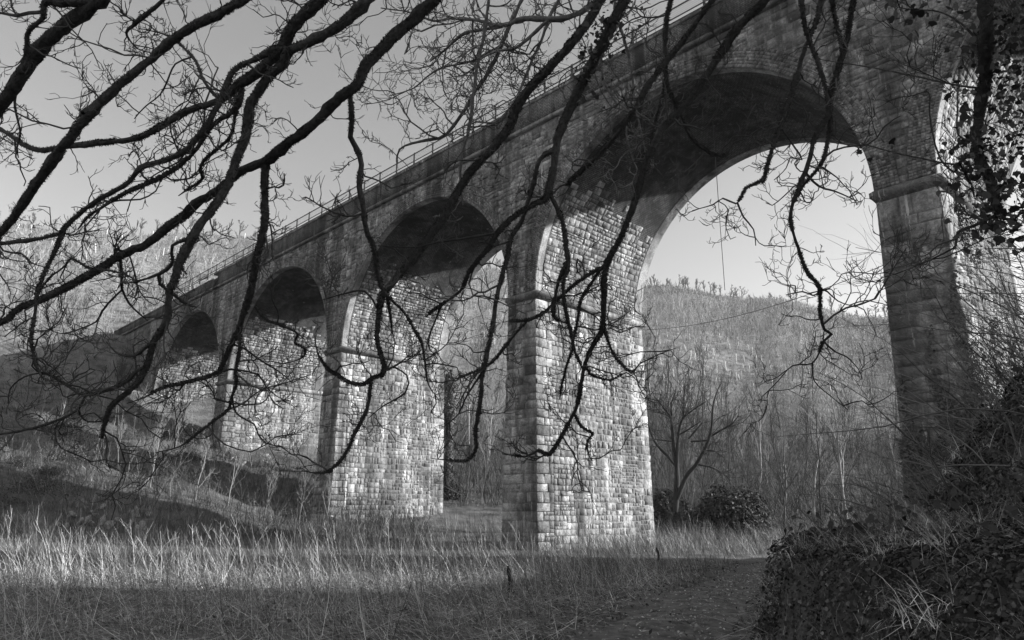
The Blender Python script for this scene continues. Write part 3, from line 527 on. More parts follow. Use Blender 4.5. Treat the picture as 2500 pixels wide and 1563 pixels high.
# name: (tree, parent, depth at start or None, change of depth to the tip, points)
LIMBS = {
 'L1': ('A', None, 3.6, 1.0, '270,-30,46 242,0,43 175,48,42 112,104,40 67,160,39 33,212,37 0,262,34 -40,320,30'),
 'L1b': ('A', 'L1', None, .1, '225,5,30 150,6,24 108,8,20 104,45,14 72,72,12 66,100,12 67,135,11 60,160,8'),
 'L1c': ('A', 'L1b', None, .5, '104,30,12 70,32,11 40,38,9 -10,30,7'),
 'L1d': ('A', 'L1', None, .3, '50,185,8 38,230,8 36,262,7 45,300,6 50,330,6 42,360,5 45,385,3'),
 'L2': ('A', None, 4.6, 1.2, '625,-28,30 585,5,28 500,50,27 440,85,25 360,150,25 300,200,25 240,255,27 200,300,27 165,345,27 130,390,27 95,440,27 60,490,25 30,535,22 -20,590,20'),
 'L2b': ('A', 'L2', None, -.4, '240,250,16 215,268,15 203,276,12'),
 'L3': ('A', None, 5.2, 1.2, '820,-30,37 765,15,36 715,65,36 690,115,34 640,168,32 580,210,28 550,240,24 503,257,20 447,276,20 402,302,18 354,331,18 298,344,16 223,352,16 168,358,15 104,367,14 67,359,13 37,339,12 0,316,10 -20,308,9'),
 'B': ('A', None, 5.0, 1.1, '925,-30,31 838,56,30 745,108,28 707,123,28 690,156,26 640,208,28 614,253,28 603,316,26 588,365,26 573,402,24 559,447,24 540,480,25 514,521,26 484,556,26 462,593,25 439,641,24 428,679,23 413,723,22 408,768,20 402,798,20 376,835,17 357,895,16 335,936,15 298,969,14 268,999,12 257,1032,10 247,1070,5'),
 'B2': ('A', 'B', None, .9, '712,122,17 670,119,16 633,141,16 581,164,15 562,186,15 547,223,15 532,257,16 514,290,16 484,335,16 447,372,16 391,395,16 343,410,15 317,443,14 283,465,14 238,488,13 209,510,12 179,536,12 155,560,12 150,576,12 130,623,10 108,668,10 89,723,9 86,761,9 76,820,8 80,857,8 89,895,7 104,921,3'),
 'B2c': ('A', 'B2', None, .6, '155,568,11 100,582,11 45,590,11 -20,599,10'),
 'B3': ('A', 'L3', None, .7, '590,215,20 577,262,17 540,292,12 517,308,11 490,350,12 450,395,12 400,430,12 350,452,12 300,475,11 255,502,9 215,530,7 190,560,4'),
 'B4': ('A', 'B3', None, .8, '577,268,10 573,285,9 566,328,9 540,357,10 503,387,10 488,413,9 495,436,8 465,458,7 436,478,3'),
 'C': ('A', None, 5.6, 1.6, '1095,-32,33 1061,0,32 1008,48,32 956,93,32 923,130,32 893,160,32 871,208,31 830,238,30 800,268,30 760,309,29 707,346,28 648,395,27 596,413,22 558,443,22 521,473,24 477,499,25 447,529,26 410,555,26 354,597,25 298,623,23 238,660,22 186,690,22 141,712,20 93,735,19 48,753,18 22,775,16 -15,800,15'),
 'Cs1': ('A', 'C', None, .8, '650,395,24 645,447,22 647,505,22 644,556,22 629,623,20 614,705,20 592,775,18 581,809,15 559,854,12 540,898,10 529,911,9 465,932,8 402,945,7 354,970,5 310,985,3'),
 'Cs1b': ('A', 'Cs1', None, .7, '583,800,10 585,854,9 575,910,9 577,939,8 566,969,8 558,999,8 521,1029,7 480,1060,6 440,1090,5 380,1105,3'),
 'Cs1c': ('A', 'Cs1b', None, .5, '566,965,7 572,1000,6 590,1020,6 620,1035,5 630,1060,5 650,1083,4 690,1090,2'),
 'Cs1d': ('A', 'Cs1', None, .6, '529,911,7 560,902,6 590,905,6 630,915,5 650,945,4 680,970,3 710,980,2'),
 'Cs1e': ('A', 'Cs1', None, .5, '622,748,9 650,780,8 690,795,8 728,815,8 718,838,6 745,850,6 742,870,5 725,880,3'),
 'Cs2': ('A', 'C', None, .9, '853,228,17 860,283,16 856,335,16 871,365,16 882,402,16 878,447,16 886,503,15 893,556,15 912,604,14 919,656,13 932,700,11 945,722,9'),
 'Q': ('A', None, 5.2, .6, '430,-28,13 410,-10,12 357,37,12 324,63,11 309,80,9 316,97,5 335,119,4 372,130,3'),
 'R': ('A', 'L3', None, 1.0, '545,240,11 529,235,10 499,201,9 477,149,9 439,108,8 410,88,6 380,78,4 340,70,3'),
 'R2': ('A', 'R', None, .6, '466,140,6 428,156,5 410,194,5 391,231,4 354,261,4 328,290,3'),
 'Tt': ('A', 'B', None, .6, '470,580,11 421,600,10 421,638,10 406,660,10 372,675,9 328,690,6'),
 'Tt2': ('A', 'Tt', None, .4, '388,670,10 392,695,9 420,715,8 450,740,6 480,750,4'),
 'U': ('A', 'C', None, .5, '238,662,8 210,652,7 175,630,7 160,649,6 130,671,6 108,694,5 95,720,3'),
 'U2': ('A', 'C', None, -.5, '238,655,8 283,664,7 310,672,6 328,682,4'),
 'V': ('A', 'C', None, .5, '292,630,9 296,660,8 298,705,7 316,742,7 340,765,5 361,783,3'),
 'V2': ('A', 'V', None, .5, '298,708,6 265,740,6 250,760,6 235,785,5 190,805,4 150,815,3 110,800,2'),
 'W': ('A', 'B', None, .5, '378,832,11 354,850,9 328,869,8 290,865,6 260,835,3'),
 'W2': ('A', 'B', None, .8, '362,893,13 335,906,12 298,939,10 209,965,9 160,939,7 112,913,6 60,920,5 25,950,4 20,985,3'),
 'W3': ('A', 'W2', None, .6, '211,964,8 186,1003,8 112,1036,8 50,1052,7 -20,1063,6'),
 'W4': ('A', 'W3', None, .5, '185,1003,6 141,1033,5 134,1063,5 149,1093,4 197,1115,2'),
 'W5': ('A', 'W3', None, .3, '193,995,6 195,1012,6 215,1030,5 250,1028,4'),
 'Y': ('A', None, 3.1, .3, '2404,-40,44 2408,74,38 2404,186,36 2393,261,31 2382,335,29 2393,391,29 2419,447,27 2434,500,25 2440,532,16'),
 'Y2': ('A', 'Y', None, .6, '2436,525,12 2419,532,11 2380,550,10 2340,567,9 2333,600,7 2316,612,6 2260,640,4 2190,668,2'),
 'Y3': ('A', 'Y', None, -.3, '2438,525,10 2470,540,9 2490,522,8 2530,510,7'),
 'Y4': ('A', 'Y', None, .9, '2400,400,9 2370,380,8 2340,398,7 2316,400,6 2240,385,5 2180,372,4 2103,350,3'),
 'Y5': ('A', 'Y4', None, .4, '2342,398,7 2360,430,7 2372,450,6 2378,480,5'),
 'Y6': ('A', 'Y', None, .8, '2400,215,7 2345,210,6 2233,186,5 2121,164,4 2000,145,2'),
 'Y7': ('A', 'Y', None, .5, '2404,120,8 2350,60,6 2290,28,5 2230,25,4 2180,15,2'),
 'Y8': ('A', 'Y', None, .7, '2383,345,7 2340,330,6 2338,260,5 2342,180,5 2350,120,3'),
 'Y9': ('A', 'Y4', None, .5, '2342,398,7 2330,420,6 2300,395,6 2280,340,5 2270,280,5 2268,228,4 2250,226,3 2210,240,2'),
 'D': ('B', None, 6.4, 1.2, '1490,-32,27 1467,0,26 1433,56,26 1381,123,25 1321,186,25 1265,253,25 1247,305,25 1210,354,24 1172,395,23 1128,451,22 1098,503,22 1061,563,22 1009,630,22 968,679,22 933,720,22 927,745,16 926,768,14 919,817,12 927,857,12 938,900,11 930,918,10 908,923,9 886,939,9 848,932,8 819,913,7 800,902,6 775,860,5 770,820,3'),
 'D1': ('B', 'D', None, .6, '906,925,10 900,984,11 882,1029,11 867,1055,11 856,1082,11 837,1119,10 811,1145,9 800,1153,7 775,1155,4 735,1150,2'),
 'D2': ('B', 'D', None, .7, '945,722,11 965,742,9 982,757,8 1008,798,8 1031,843,8 1038,891,6 1046,939,4 1072,977,2'),
 'D3': ('B', 'D', None, .3, '945,725,9 953,770,7 958,815,4'),
 'D4': ('B', 'D', None, .5, '938,905,8 960,896,6 980,883,5 1012,857,2'),
 'D5': ('B', 'D4', None, .5, '962,896,6 993,917,5 990,958,5 930,995,4 900,1021,2'),
 'D6': ('B', 'D', None, .5, '925,760,7 890,712,6 830,720,5 780,735,2'),
 'E': ('B', None, 6.0, .9, '1538,-35,33 1526,0,32 1496,56,32 1463,123,30 1433,179,28 1403,242,28 1377,298,26 1358,354,24 1351,410,20 1336,477,18 1325,490,14 1284,510,14 1247,536,13 1213,571,12 1195,604,11 1172,630,10 1146,664,10 1131,701,10 1113,720,9 1076,746,7 1053,761,6 1040,775,3'),
 'E1b': ('B', 'E', None, .4, '1078,745,7 1060,790,5 1045,840,5 1068,876,2'),
 'E1c': ('B', 'E', None, .6, '1213,569,8 1135,582,7 1060,593,6 1016,604,5 923,600,3'),
 'E2': ('B', 'E', None, .8, '1342,470,14 1366,521,13 1377,559,13 1381,604,13 1388,656,12 1376,680,11 1377,738,10 1392,805,10 1400,850,9 1414,883,8 1425,905,5'),
 'E2b': ('B', 'E2', None, .4, '1384,640,12 1370,670,11 1358,708,10 1351,761,9 1357,779,8 1385,790,5'),
 'E2c': ('B', 'E2', None, .4, '1400,848,8 1381,902,7 1370,947,6 1366,975,3'),
 'E3': ('B', 'E', None, .9, '1354,365,15 1318,391,13 1303,447,12 1288,495,12 1273,545,12 1250,575,12 1236,638,13 1213,723,13 1202,798,13 1187,872,12 1176,928,11 1172,984,11 1161,1056,11 1163,1100,8 1135,1127,7 1098,1123,5 1055,1120,2'),
 'E3b': ('B', 'E3', None, .4, '1180,905,7 1150,950,6 1135,975,5 1120,1010,4 1085,1040,2'),
 'F': ('B', None, 6.8, .9, '1885,-30,22 1868,0,23 1823,45,24 1779,100,24 1730,175,21 1689,238,18 1656,275,17 1619,313,17 1594,360,17 1574,410,16 1549,495,15 1526,556,14 1507,597,14 1484,638,14 1474,694,18 1474,753,16 1470,805,14 1448,843,12 1429,887,12 1418,939,11 1411,984,11 1396,1018,10 1381,1045,9 1362,1082,9 1340,1112,8 1314,1100,7 1284,1115,6 1225,1108,3'),
 'F1': ('B', 'F', None, .5, '1484,636,11 1452,679,10 1418,735,9 1411,779,8 1400,828,7 1396,850,5'),
 'F2b': ('B', 'F', None, .6, '1474,800,10 1496,861,8 1522,895,7 1545,910,6 1560,890,4 1610,865,3 1650,850,2'),
 'F2c': ('B', 'F', None, .5, '1429,885,8 1440,913,7 1489,928,6 1530,910,4 1560,935,3 1580,960,2'),
 'F2d': ('B', 'F', None, .4, '1400,1005,9 1418,1041,7 1448,1060,6 1433,1078,6 1437,1110,4 1446,1126,2'),
 'F3': ('B', 'F1', None, .5, '1465,655,10 1414,686,10 1370,723,10 1321,768,9 1280,783,8 1243,783,5'),
 'F3b': ('B', 'F3', None, .6, '1290,780,7 1247,828,8 1210,876,8 1184,895,7 1150,912,6 1110,926,3'),
 'G': ('B', None, 7.4, .8, '1770,-30,13 1728,15,14 1700,55,14 1656,115,15 1593,194,15 1545,272,14 1507,328,13 1452,387,13 1396,439,11 1385,455,6'),
 'Hh': ('B', None, 7.8, .5, '1650,-32,14 1640,-10,14 1627,56,13 1624,130,11 1626,200,9 1640,235,9 1660,275,9 1675,310,9 1695,345,9 1745,380,8 1775,375,6 1790,350,5 1820,340,3'),
 'H2': ('B', 'Hh', None, .5, '1625,180,7 1618,230,6 1600,300,5 1590,340,4 1580,400,3'),
 'J': ('B', None, 7.2, .6, '2020,-30,14 2006,0,13 1991,56,12 1961,130,12 1935,223,12 1909,298,11 1883,372,11 1868,428,10 1857,443,8 1823,458,7 1810,480,6 1796,497,6 1765,485,5 1740,500,4 1690,515,2'),
 'J2': ('B', 'J', None, .4, '1800,495,6 1815,530,5 1840,560,4 1845,600,2'),
 'J3': ('B', 'J', None, .5, '1905,310,6 1940,360,5 1958,390,5 1930,385,4 1920,410,3 1890,440,2'),
 'Ii': ('B', None, 6.6, .5, '2092,-30,15 2084,0,15 2069,93,14 2047,168,15 2028,231,16 2021,283,15 1991,335,14 1972,402,14 1954,447,13 1943,480,12 1931,514,10 1935,563,9 1957,630,9 1972,668,9 2000,701,9 2002,761,9 2013,805,9 2030,816,8 2008,835,7 2000,860,5 1982,888,5 1935,893,4 1900,930,3 1865,965,2'),
 'I2': ('B', 'Ii', None, .3, '2026,265,11 2024,335,10 2004,402,10 1962,452,8 1945,478,7'),
 'I3': ('B', 'Ii', None, -.3, '2023,250,11 2013,205,11 1995,149,12 1968,74,12 1955,-10,13 1950,-30,13'),
 'I4': ('B', 'Ii', None, -.3, '2056,140,10 2053,104,10 2040,50,12 2030,-5,13 2026,-30,13'),
 'I5': ('B', 'Ii', None, .5, '2010,833,5 2040,860,5 2065,870,4 2095,900,3 2105,925,2'),
 'I6': ('B', 'Ii', None, .6, '1984,888,4 1988,930,4 2025,965,3 2070,1000,2'),
 'I7': ('B', 'Ii', None, .5, '1998,715,6 1985,722,5 1960,712,4 1920,720,2'),
 'I8': ('B', 'Ii', None, .5, '2000,705,6 2020,712,5 2045,735,4 2090,750,2'),
 'I9': ('B', 'Ii', None, .5, '1966,420,7 2000,455,6 2040,468,5 2090,490,3'),
 'K': ('C', None, 9.5, .5, '1200,-32,10 1195,-10,10 1180,93,10 1161,186,10 1146,309,10 1128,372,9 1124,447,8 1130,500,5'),
 'Ll': ('C', None, 11.0, 1.0, '1295,-32,11 1280,-10,11 1247,56,11 1221,119,12 1191,179,12 1161,223,11 1135,268,11 1090,328,10 1055,340,9 1023,346,8 975,365,6 970,400,4'),
 'Mm': ('C', None, 10.0, 1.2, '1480,-30,17 1433,22,17 1370,45,16 1284,45,15 1247,56,13 1210,67,10 1135,82,9 1090,119,7 1050,150,4'),
 'M2': ('C', 'Mm', None, .8, '1340,48,12 1310,75,11 1284,100,11 1254,119,10 1221,123,8 1180,140,6 1140,180,4 1090,190,2'),
 'M3': ('C', 'Mm', None, .8, '1225,64,9 1154,48,9 1098,45,9 1060,52,7 1000,30,5 930,20,3'),
 'M4': ('C', 'Ll', None, .8, '1225,110,7 1150,150,6 1080,165,6 1040,190,5 1010,215,4 950,235,2'),
 'Nn': ('C', None, 10.5, .8, '1380,-32,10 1370,-10,10 1340,45,9 1321,100,9 1295,156,8 1269,223,8 1247,261,8 1210,298,7 1165,298,5 1130,310,3'),
 'Oo': ('C', None, 9.0, .6, '1492,-32,10 1500,-5,9 1504,37,9 1526,104,9 1541,168,8 1548,242,7 1560,298,6 1575,372,4'),
 'Pp': ('C', 'Oo', None, .4, '1502,20,8 1470,120,8 1470,180,8 1485,220,7 1507,253,6 1530,268,5 1530,335,4 1552,413,2'),
}
TREES = {'A': thing('overhanging_tree', 'mossy bare tree with thick limbs and ivy leaning over the footpath bank', 'tree'),
         'B': thing('overhanging_tree', 'bare tree whose dark drooping branches cross the two widest arches', 'tree'),
         'C': thing('overhanging_tree', 'paler bare tree with fine twigs reaching above the parapet railing', 'tree')}
FWH = norm(np.array([FW[0], FW[1], 0])); RTH = np.array([RT0[0], RT0[1], 0])
def ground_at(f, r): p = CAM + FWH * f + RTH * r; return np.array([p[0], p[1], float(H(p[0], p[1]))])
TRUNK = {'A': (ground_at(1.2, 5.0), 8.5, .30), 'B': (ground_at(5.6, 7.6), 11.5, .30), 'C': (ground_at(12.5, 12.5), 15, .26)}
limb3 = {}
def catmull(P, step):
    P = np.asarray(P, float); out = []
    Q = np.vstack([2 * P[0] - P[1], P, 2 * P[-1] - P[-2]])
    for i in range(1, len(Q) - 2):
        n = max(2, int(np.hypot(*(Q[i + 1, :2] - Q[i, :2])) / step)); t = np.linspace(0, 1, n, endpoint=False)[:, None]
        a, b, c, d = Q[i - 1], Q[i], Q[i + 1], Q[i + 2]
        out.append(.5 * (2 * b + (c - a) * t + (2 * a - 5 * b + 4 * c - d) * t ** 2 + (3 * b - a - 3 * c + d) * t ** 3))
    return np.vstack(out + [P[-1:]])
moss = {k: Soup() for k in TREES}
limb_mesh = {}
for nm, (tr, par, d0, dd, pts) in LIMBS.items():
    q = catmull(T(pts), 14); n = len(q)
    ln = np.concatenate([[0], np.cumsum(np.hypot(*np.diff(q[:, :2], axis=0).T))]); t = ln / ln[-1]
    if par is not None:
        pq, pd = limb3[par][0], limb3[par][1]; d0 = pd[np.argmin(np.hypot(pq[:, 0] - q[0, 0], pq[:, 1] - q[0, 1]))]
    wig = .10 * np.sin(t * rng.uniform(5, 9) + rng.uniform(0, 6)) * np.minimum(1, t * 4) * (ln[-1] / 700)
    dep = d0 + dd * t ** 1.1 + wig
    q[:, :2] += rng.normal(size=(n, 2)) * np.clip(q[:, 2:3] * .05, .2, 1.2) * (t[:, None] > .02)
    P = np.array([at(u, v, d) for (u, v, _), d in zip(q, dep)]); kn = 1 + .0 * t; kn[rng.integers(0, n, max(1, n // 14))] += .28; kn = np.convolve(np.pad(kn, 1, 'edge'), [.25, .5, .25], 'valid'); rad = np.clip(q[:, 2] * .8, 2.2, 99) * kn * dep / F_PX / 2
    limb3[nm] = (q, dep, P, rad)
    P2, r2 = P, rad
    if par is None or nm in ('I3', 'I4'):                        # carry the limb up to its trunk, out of the picture
        base, hgt, tr_r = TRUNK[tr]; a, b = (P[0], P[1]) if nm not in ('I3', 'I4') else (P[-1], P[-2]); tg = norm(a - b)
        A = base + np.array([0, 0, hgt * rng.uniform(.62, .95)]); Ld = np.linalg.norm(A - a)
        c1 = a + tg * Ld * .4 + np.array([0, 0, .1 * Ld]); c2 = A + (a - A) * .25 + np.array([0, 0, .45 + .05 * Ld]); s_ = np.linspace(0, 1, 24)[1:, None]
        ext = a * (1 - s_) ** 3 + 3 * c1 * s_ * (1 - s_) ** 2 + 3 * c2 * s_ ** 2 * (1 - s_) + A * s_ ** 3
        r_a = rad[0] if nm not in ('I3', 'I4') else rad[-1]; er = r_a * (1 + .6 * s_[:, 0])
        if nm in ('I3', 'I4'): P2, r2 = np.vstack([P, ext]), np.concatenate([rad, er])
        else: P2, r2 = np.vstack([ext[::-1], P]), np.concatenate([er[::-1], rad])
    sides = 10 if rad.max() > .02 else 7
    V, Qf = tubes(P2[None], r2[None], sides)
    V = V.reshape(len(P2), sides, 3); c = P2[:, None, :]; bumpy = 1 + .13 * rng.normal(size=(len(P2), sides, 1)) * (r2 > .008)[:, None, None]
    lump = 1 + .07 * np.sin(np.arange(len(P2)) * .9 + rng.uniform(0, 6))[:, None, None] * rng.uniform(.3, 1, (len(P2), 1, 1))
    V = c + (V - c) * bumpy * lump
    mt = MAT['bark'] if tr != 'C' else MAT['bark_pale']
    limb_mesh[nm] = new_obj('limb', mesh_np('limb', V, [Qf], np.full(V.shape[0] * sides, rng.uniform(.8, 1.3)), True), mt, TREES[tr])
    # moss fringe, thickest on the upper side
    if rad.max() > .012 and tr != 'C':
        m = int(ln[-1] * 5 * min(2, rad.max() / .03)); i = rng.integers(0, n - 1, m); f = rng.random((m, 1)); pc_ = P[i] * (1 - f) + P[i + 1] * f; rc_ = rad[i]
        ok = (rc_ > .009) & (fbm(ln[i] * .02, np.full(m, hash(nm) % 97 * 1.0), 1.0, 2, 9) > -.35); pc_, rc_, i = pc_[ok], rc_[ok], i[ok]; m = len(i)
        d = norm(rng.normal(size=(m, 3)) + np.array([0, 0, .5])); tg = norm(P[i + 1] - P[i]); d = norm(d - tg * (d * tg).sum(1, keepdims=True))
        sd_ = norm(np.cross(d, tg)); b0 = pc_ + d * rc_[:, None] * .9; sc_ = (dep[i] / F_PX)[:, None]; hl = rng.uniform(1.5, 5.5, m)[:, None] * sc_; wdm = rng.uniform(.8, 2.0, m)[:, None] * sc_
        tip = b0 + d * hl + tg * rng.normal(size=(m, 1)) * hl * .6
        moss[tr].add(np.stack([b0 - tg * wdm, b0 + tg * wdm, tip], 1), np.arange(m * 3).reshape(-1, 3), np.repeat(rng.uniform(.6, 1.6, m), 3))
for k, (base, hgt, tr_r) in TRUNK.items():
    z = np.linspace(-.5, hgt, 24); P = base + np.stack([.25 * np.sin(z * .5) * (z > 0), .2 * np.sin(z * .4 + 1) * (z > 0), z], -1); r_ = tr_r * (1 + .5 * np.exp(-np.clip(z, 0, 9) * 1.5)) * (1 - .55 * np.clip(z, 0, 99) / hgt)
    V, Q = tubes(P[None], r_[None], 12); new_obj('trunk', mesh_np('trunk', V, [Q], np.ones(len(V)), True), MAT['bark'] if k != 'C' else MAT['bark_pale'], TREES[k])
# twigs: three generations of zigzag side shoots along every limb
tw = {k: Soup() for k in TREES}
SHORT = {'L1': .25, 'Y': .3, 'E': .55, 'D': .6, 'C': .6}
for nm, (q, dep, P, rad) in limb3.items():
    tr = LIMBS[nm][0]; dens = SHORT.get(nm, 1.0); n = len(q)
    if tr == 'C': dens *= 1.7
    if tr == 'B': dens *= .55
    if tr == 'A': dens *= .8
    if nm in ('Q', 'R', 'R2', 'L3', 'B3', 'B4', 'L2b', 'W2', 'W3', 'V2'): dens *= 1.9
    if nm.startswith('Y'): dens *= .5
    m = rng.poisson(dens * .46 * n)
    i = rng.integers(min(3, n - 2), n - 1, m); i = np.concatenate([i, np.full(2, n - 2)]); m = len(i); d = dep[i]
    tg = norm(P[i + 1] - P[i]); a2 = rng.normal(size=(m, 2)); lat = norm(RT[None] * a2[:, :1] + UP[None] * (a2[:, 1:] * .9 + .15) + FW[None] * rng.normal(size=(m, 1)) * .5)
    dr = norm(tg * rng.uniform(.2, .9, (m, 1)) + lat)
    L = rng.lognormal(4.45, .55, m) * d / F_PX; L = np.minimum(L, 330 * d / F_PX); r0 = np.clip(rad[i] * .5, 1.1 * d / F_PX, 1.75 * d / F_PX) * np.clip(L * F_PX / d / 90, .75, 1.5)
    P1, R1 = grow(P[i], dr, L, r0, 9, .36, (0, 0, .05), .5)
    tone = rng.uniform(.6, 1.5, m); tw[tr].tubes(P1, R1, 4, tone)
    ix, p2, d2, r2 = spawn(P1, R1, np.clip(L * F_PX / d / 24, .8, 7), (.5, 1.1)); L2 = L[ix] * rng.uniform(.22, .55, len(ix)); d_2 = d[ix]
    P2_, R2_ = grow(p2, d2, L2, np.maximum(r2 * .75, .95 * d_2 / F_PX), 6, .36, (0, 0, .10), .5); tw[tr].tubes(P2_, R2_, 3, tone[ix])
    ix3, p3, d3, r3 = spawn(P2_, R2_, np.clip(L2 * F_PX / d_2 / 17, .3, 4), (.5, 1.0), .35); L3_ = np.clip(L2[ix3] * rng.uniform(.2, .5, len(ix3)), 6 * d_2[ix3] / F_PX, 40 * d_2[ix3] / F_PX)
    P3_, R3_ = grow(p3, d3, L3_, np.maximum(r3 * .8, .85 * d_2[ix3] / F_PX), 4, .3, (0, 0, .18), .3); tw[tr].tubes(P3_, R3_, 3, tone[ix][ix3])
for k in TREES:
    tw[k].build('twigs', MAT['twig'] if k != 'C' else MAT['bark_pale'], TREES[k], kind='stuff')
    if moss[k].n: moss[k].build('moss', MAT['moss'], TREES[k], kind='stuff')
# ivy on the near right limb and on the big middle limb
iv = Soup()
for nm, cnt, sp, sz in (('Y', 620, .055, .029), ('Y', 90, .09, .033), ('Y', 700, .11, .031), ('Y7', 70, .05, .042), ('Y8', 26, .05, .045), ('Y5', 40, .06, .045), ('Y4', 14, .03, .04), ('Y3', 90, .10, .045), ('E', 260, .11, .045)):
    q, dep, P, rad = limb3[nm]; hi = len(P) if nm != 'E' else 16; lo_ = 0 if nm != 'E' else 3
    i = rng.integers(lo_, hi, cnt); off = rng.normal(size=(cnt, 3)) * sp
    if nm == 'Y': off += RT[None] * np.abs(rng.normal(size=(cnt, 1))) * (.16 if cnt != 700 else .5) * np.where(q[i, 1] < 330, 1, .5 if cnt == 700 else 0)[:, None]
    pos = P[i] + off; leaves(iv, pos, np.array([[.3, -.5, .5]]) + 0 * pos, rng.uniform(.5, 1.3, cnt) * sz, rng.uniform(.25, .95, cnt), IVY, IVY_F, .8, .8)
iv.build('ivy_leaves', MAT['ivy'], TREES['A'], kind='stuff')

# ------------------------------------------------------------------ ground cover
def polar(N, d0, d1, a0, a1, p=1.0):
    """random spots in a wedge seen from the footpath; p=2 even per area, p<2 denser near"""
    u = rng.random(N); d = (d0 ** p + u * (d1 ** p - d0 ** p)) ** (1 / p); a = np.radians(rng.uniform(a0, a1, N))
    return np.column_stack([CAM[0] - np.sin(a) * d, CAM[1] + np.cos(a) * d]), d
def in_pier(xy, pad=.05):
    r = np.zeros(len(xy), bool)
    for k in PIERS: r |= (np.abs(xy[:, 0] - k * S) < 1.15 + pad) & (xy[:, 1] > -.2 - pad) & (xy[:, 1] < DEP + .2 + pad)
    return r | ((xy[:, 0] < -49.5) & (xy[:, 1] > -.1) & (xy[:, 1] < DEP))
LEFT = -RTH
def stalks(N, d0, d1, a0, a1, p, Lr, wr, tone, lean, leanj, name, label, cat, mt='dry', clump=None, seed=0, cover=-1, segs=3):
    xy, d = polar(N, d0, d1, a0, a1, p)
    e, _ = bank_sd(xy[:, 0], xy[:, 1]); pdist = path_d(xy[:, 0], xy[:, 1])
    keep = (e < -.1) & ~in_pier(xy) & (pdist > 1.05 + .3 * fbm(xy[:, 0], xy[:, 1], .8, 2, 31))
    if clump: keep &= fbm(xy[:, 0], xy[:, 1], clump, 3, seed) > cover
    xy, d, pdist = xy[keep], d[keep], pdist[keep]; n = len(xy); b = H3(xy); b[:, 2] -= .03
    if name == 'short_grass':
        kp = fbm(xy[:, 0], xy[:, 1], .55, 3, seed + 8) > -.3; xy, d, pdist, b = xy[kp], d[kp], pdist[kp], b[kp]; n = len(xy)
    cl = np.clip(1 + .8 * fbm(xy[:, 0], xy[:, 1], .45, 3, seed + 2), .35, 1.6); near = np.clip((pdist - .6) / 1.8, .25, 1)
    L = rng.uniform(*Lr, n) * cl * near; ld = fbm(xy[:, 0], xy[:, 1], .3, 2, seed + 4)[:, None]
    dr = norm(np.array([[0, 0, 1.]]) + LEFT[None] * (lean + .45 * ld) + leanj * rng.normal(size=(n, 3)) * np.array([1, 1, .3]))
    bend = (LEFT[None] * rng.uniform(-.1, .35, (n, 1)) + rng.normal(size=(n, 3)) * .12 - np.array([[0, 0, .12]])) * L[:, None]
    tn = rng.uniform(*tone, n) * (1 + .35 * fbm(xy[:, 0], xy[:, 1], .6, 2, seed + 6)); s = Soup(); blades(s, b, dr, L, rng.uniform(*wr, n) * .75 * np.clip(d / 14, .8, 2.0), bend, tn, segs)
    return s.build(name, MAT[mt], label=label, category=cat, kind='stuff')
stalks(28000, 8, 24, 0, 92, 1.4, (.06, .22), (.006, .012), (.3, 1.1), .15, .8, 'short_grass', 'short rough grass over the flat meadow', 'grass', seed=41)  # tone raised to offset the viaduct's shadow here: light put into the colour
stalks(19000, 22, 46, 4, 92, 1.6, (.10, .34), (.007, .012), (.2, .85), .15, .5, 'short_grass', 'rough grass round the feet of the piers', 'grass', seed=43)  # tone lowered to even out the sunlit strip: shade put into the colour
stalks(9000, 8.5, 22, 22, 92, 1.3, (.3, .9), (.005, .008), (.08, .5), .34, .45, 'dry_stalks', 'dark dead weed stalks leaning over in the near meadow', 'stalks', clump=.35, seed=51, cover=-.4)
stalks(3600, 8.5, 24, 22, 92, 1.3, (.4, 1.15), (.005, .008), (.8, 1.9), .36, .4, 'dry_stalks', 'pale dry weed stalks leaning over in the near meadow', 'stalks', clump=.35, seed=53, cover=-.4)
stalks(8000, 18, 44, 20, 92, 1.5, (.3, 1.15), (.005, .008), (.1, .9), .2, .3, 'dry_stalks', 'tall dry weed stalks standing before the piers', 'stalks', clump=.25, seed=61, cover=-.25)  # stalk tone also lowered, damping the sunlit belt through colour
stalks(8000, 31, 52, 12, 40, 1.6, (.5, 1.4), (.007, .011), (.15, 1.0), .1, .25, 'reed_grass', 'pale tall reed grass growing beyond the big arch', 'grass', seed=71)
s = Soup()                                                      # branched dead weeds
for N, d0, d1, a0, a1, h0, h1 in ((1500, 9, 24, 26, 92, .5, 1.2), (1500, 22, 44, 22, 92, .5, 1.5)):
    xy, d = polar(N, d0, d1, a0, a1, 1.5); e, _ = bank_sd(xy[:, 0], xy[:, 1]); k = (e < -.3) & ~in_pier(xy) & (path_d(xy[:, 0], xy[:, 1]) > 1.4) & (fbm(xy[:, 0], xy[:, 1], .3, 3, 63) > -.2); xy, d = xy[k], d[k]; n = len(xy)
    L = rng.uniform(h0, h1, n); P1, R1 = grow(H3(xy), norm(np.array([[0, 0, 1.]]) + LEFT[None] * .28 + .22 * rng.normal(size=(n, 3))), L, rng.uniform(.004, .006, n) * np.clip(d / 16, .8, 2), 6, .10, (0, 0, .02), .6); tn = np.where(rng.random(n) < .6, rng.uniform(.1, .6, n), rng.uniform(.6, 1.5, n)); s.tubes(P1, R1, 3, tn)
    ix, p2, d2, r2 = spawn(P1, R1, 5, (.3, .7), .3); P2_, R2_ = grow(p2, d2, L[ix] * rng.uniform(.12, .35, len(ix)), r2 * .7, 4, .14, (0, 0, .12), .5); s.ribbons(P2_, R2_, tn[ix])
s.build('branched_weeds', MAT['dry'], label='branched dead weed stems standing through the meadow', category='weeds', kind='stuff')
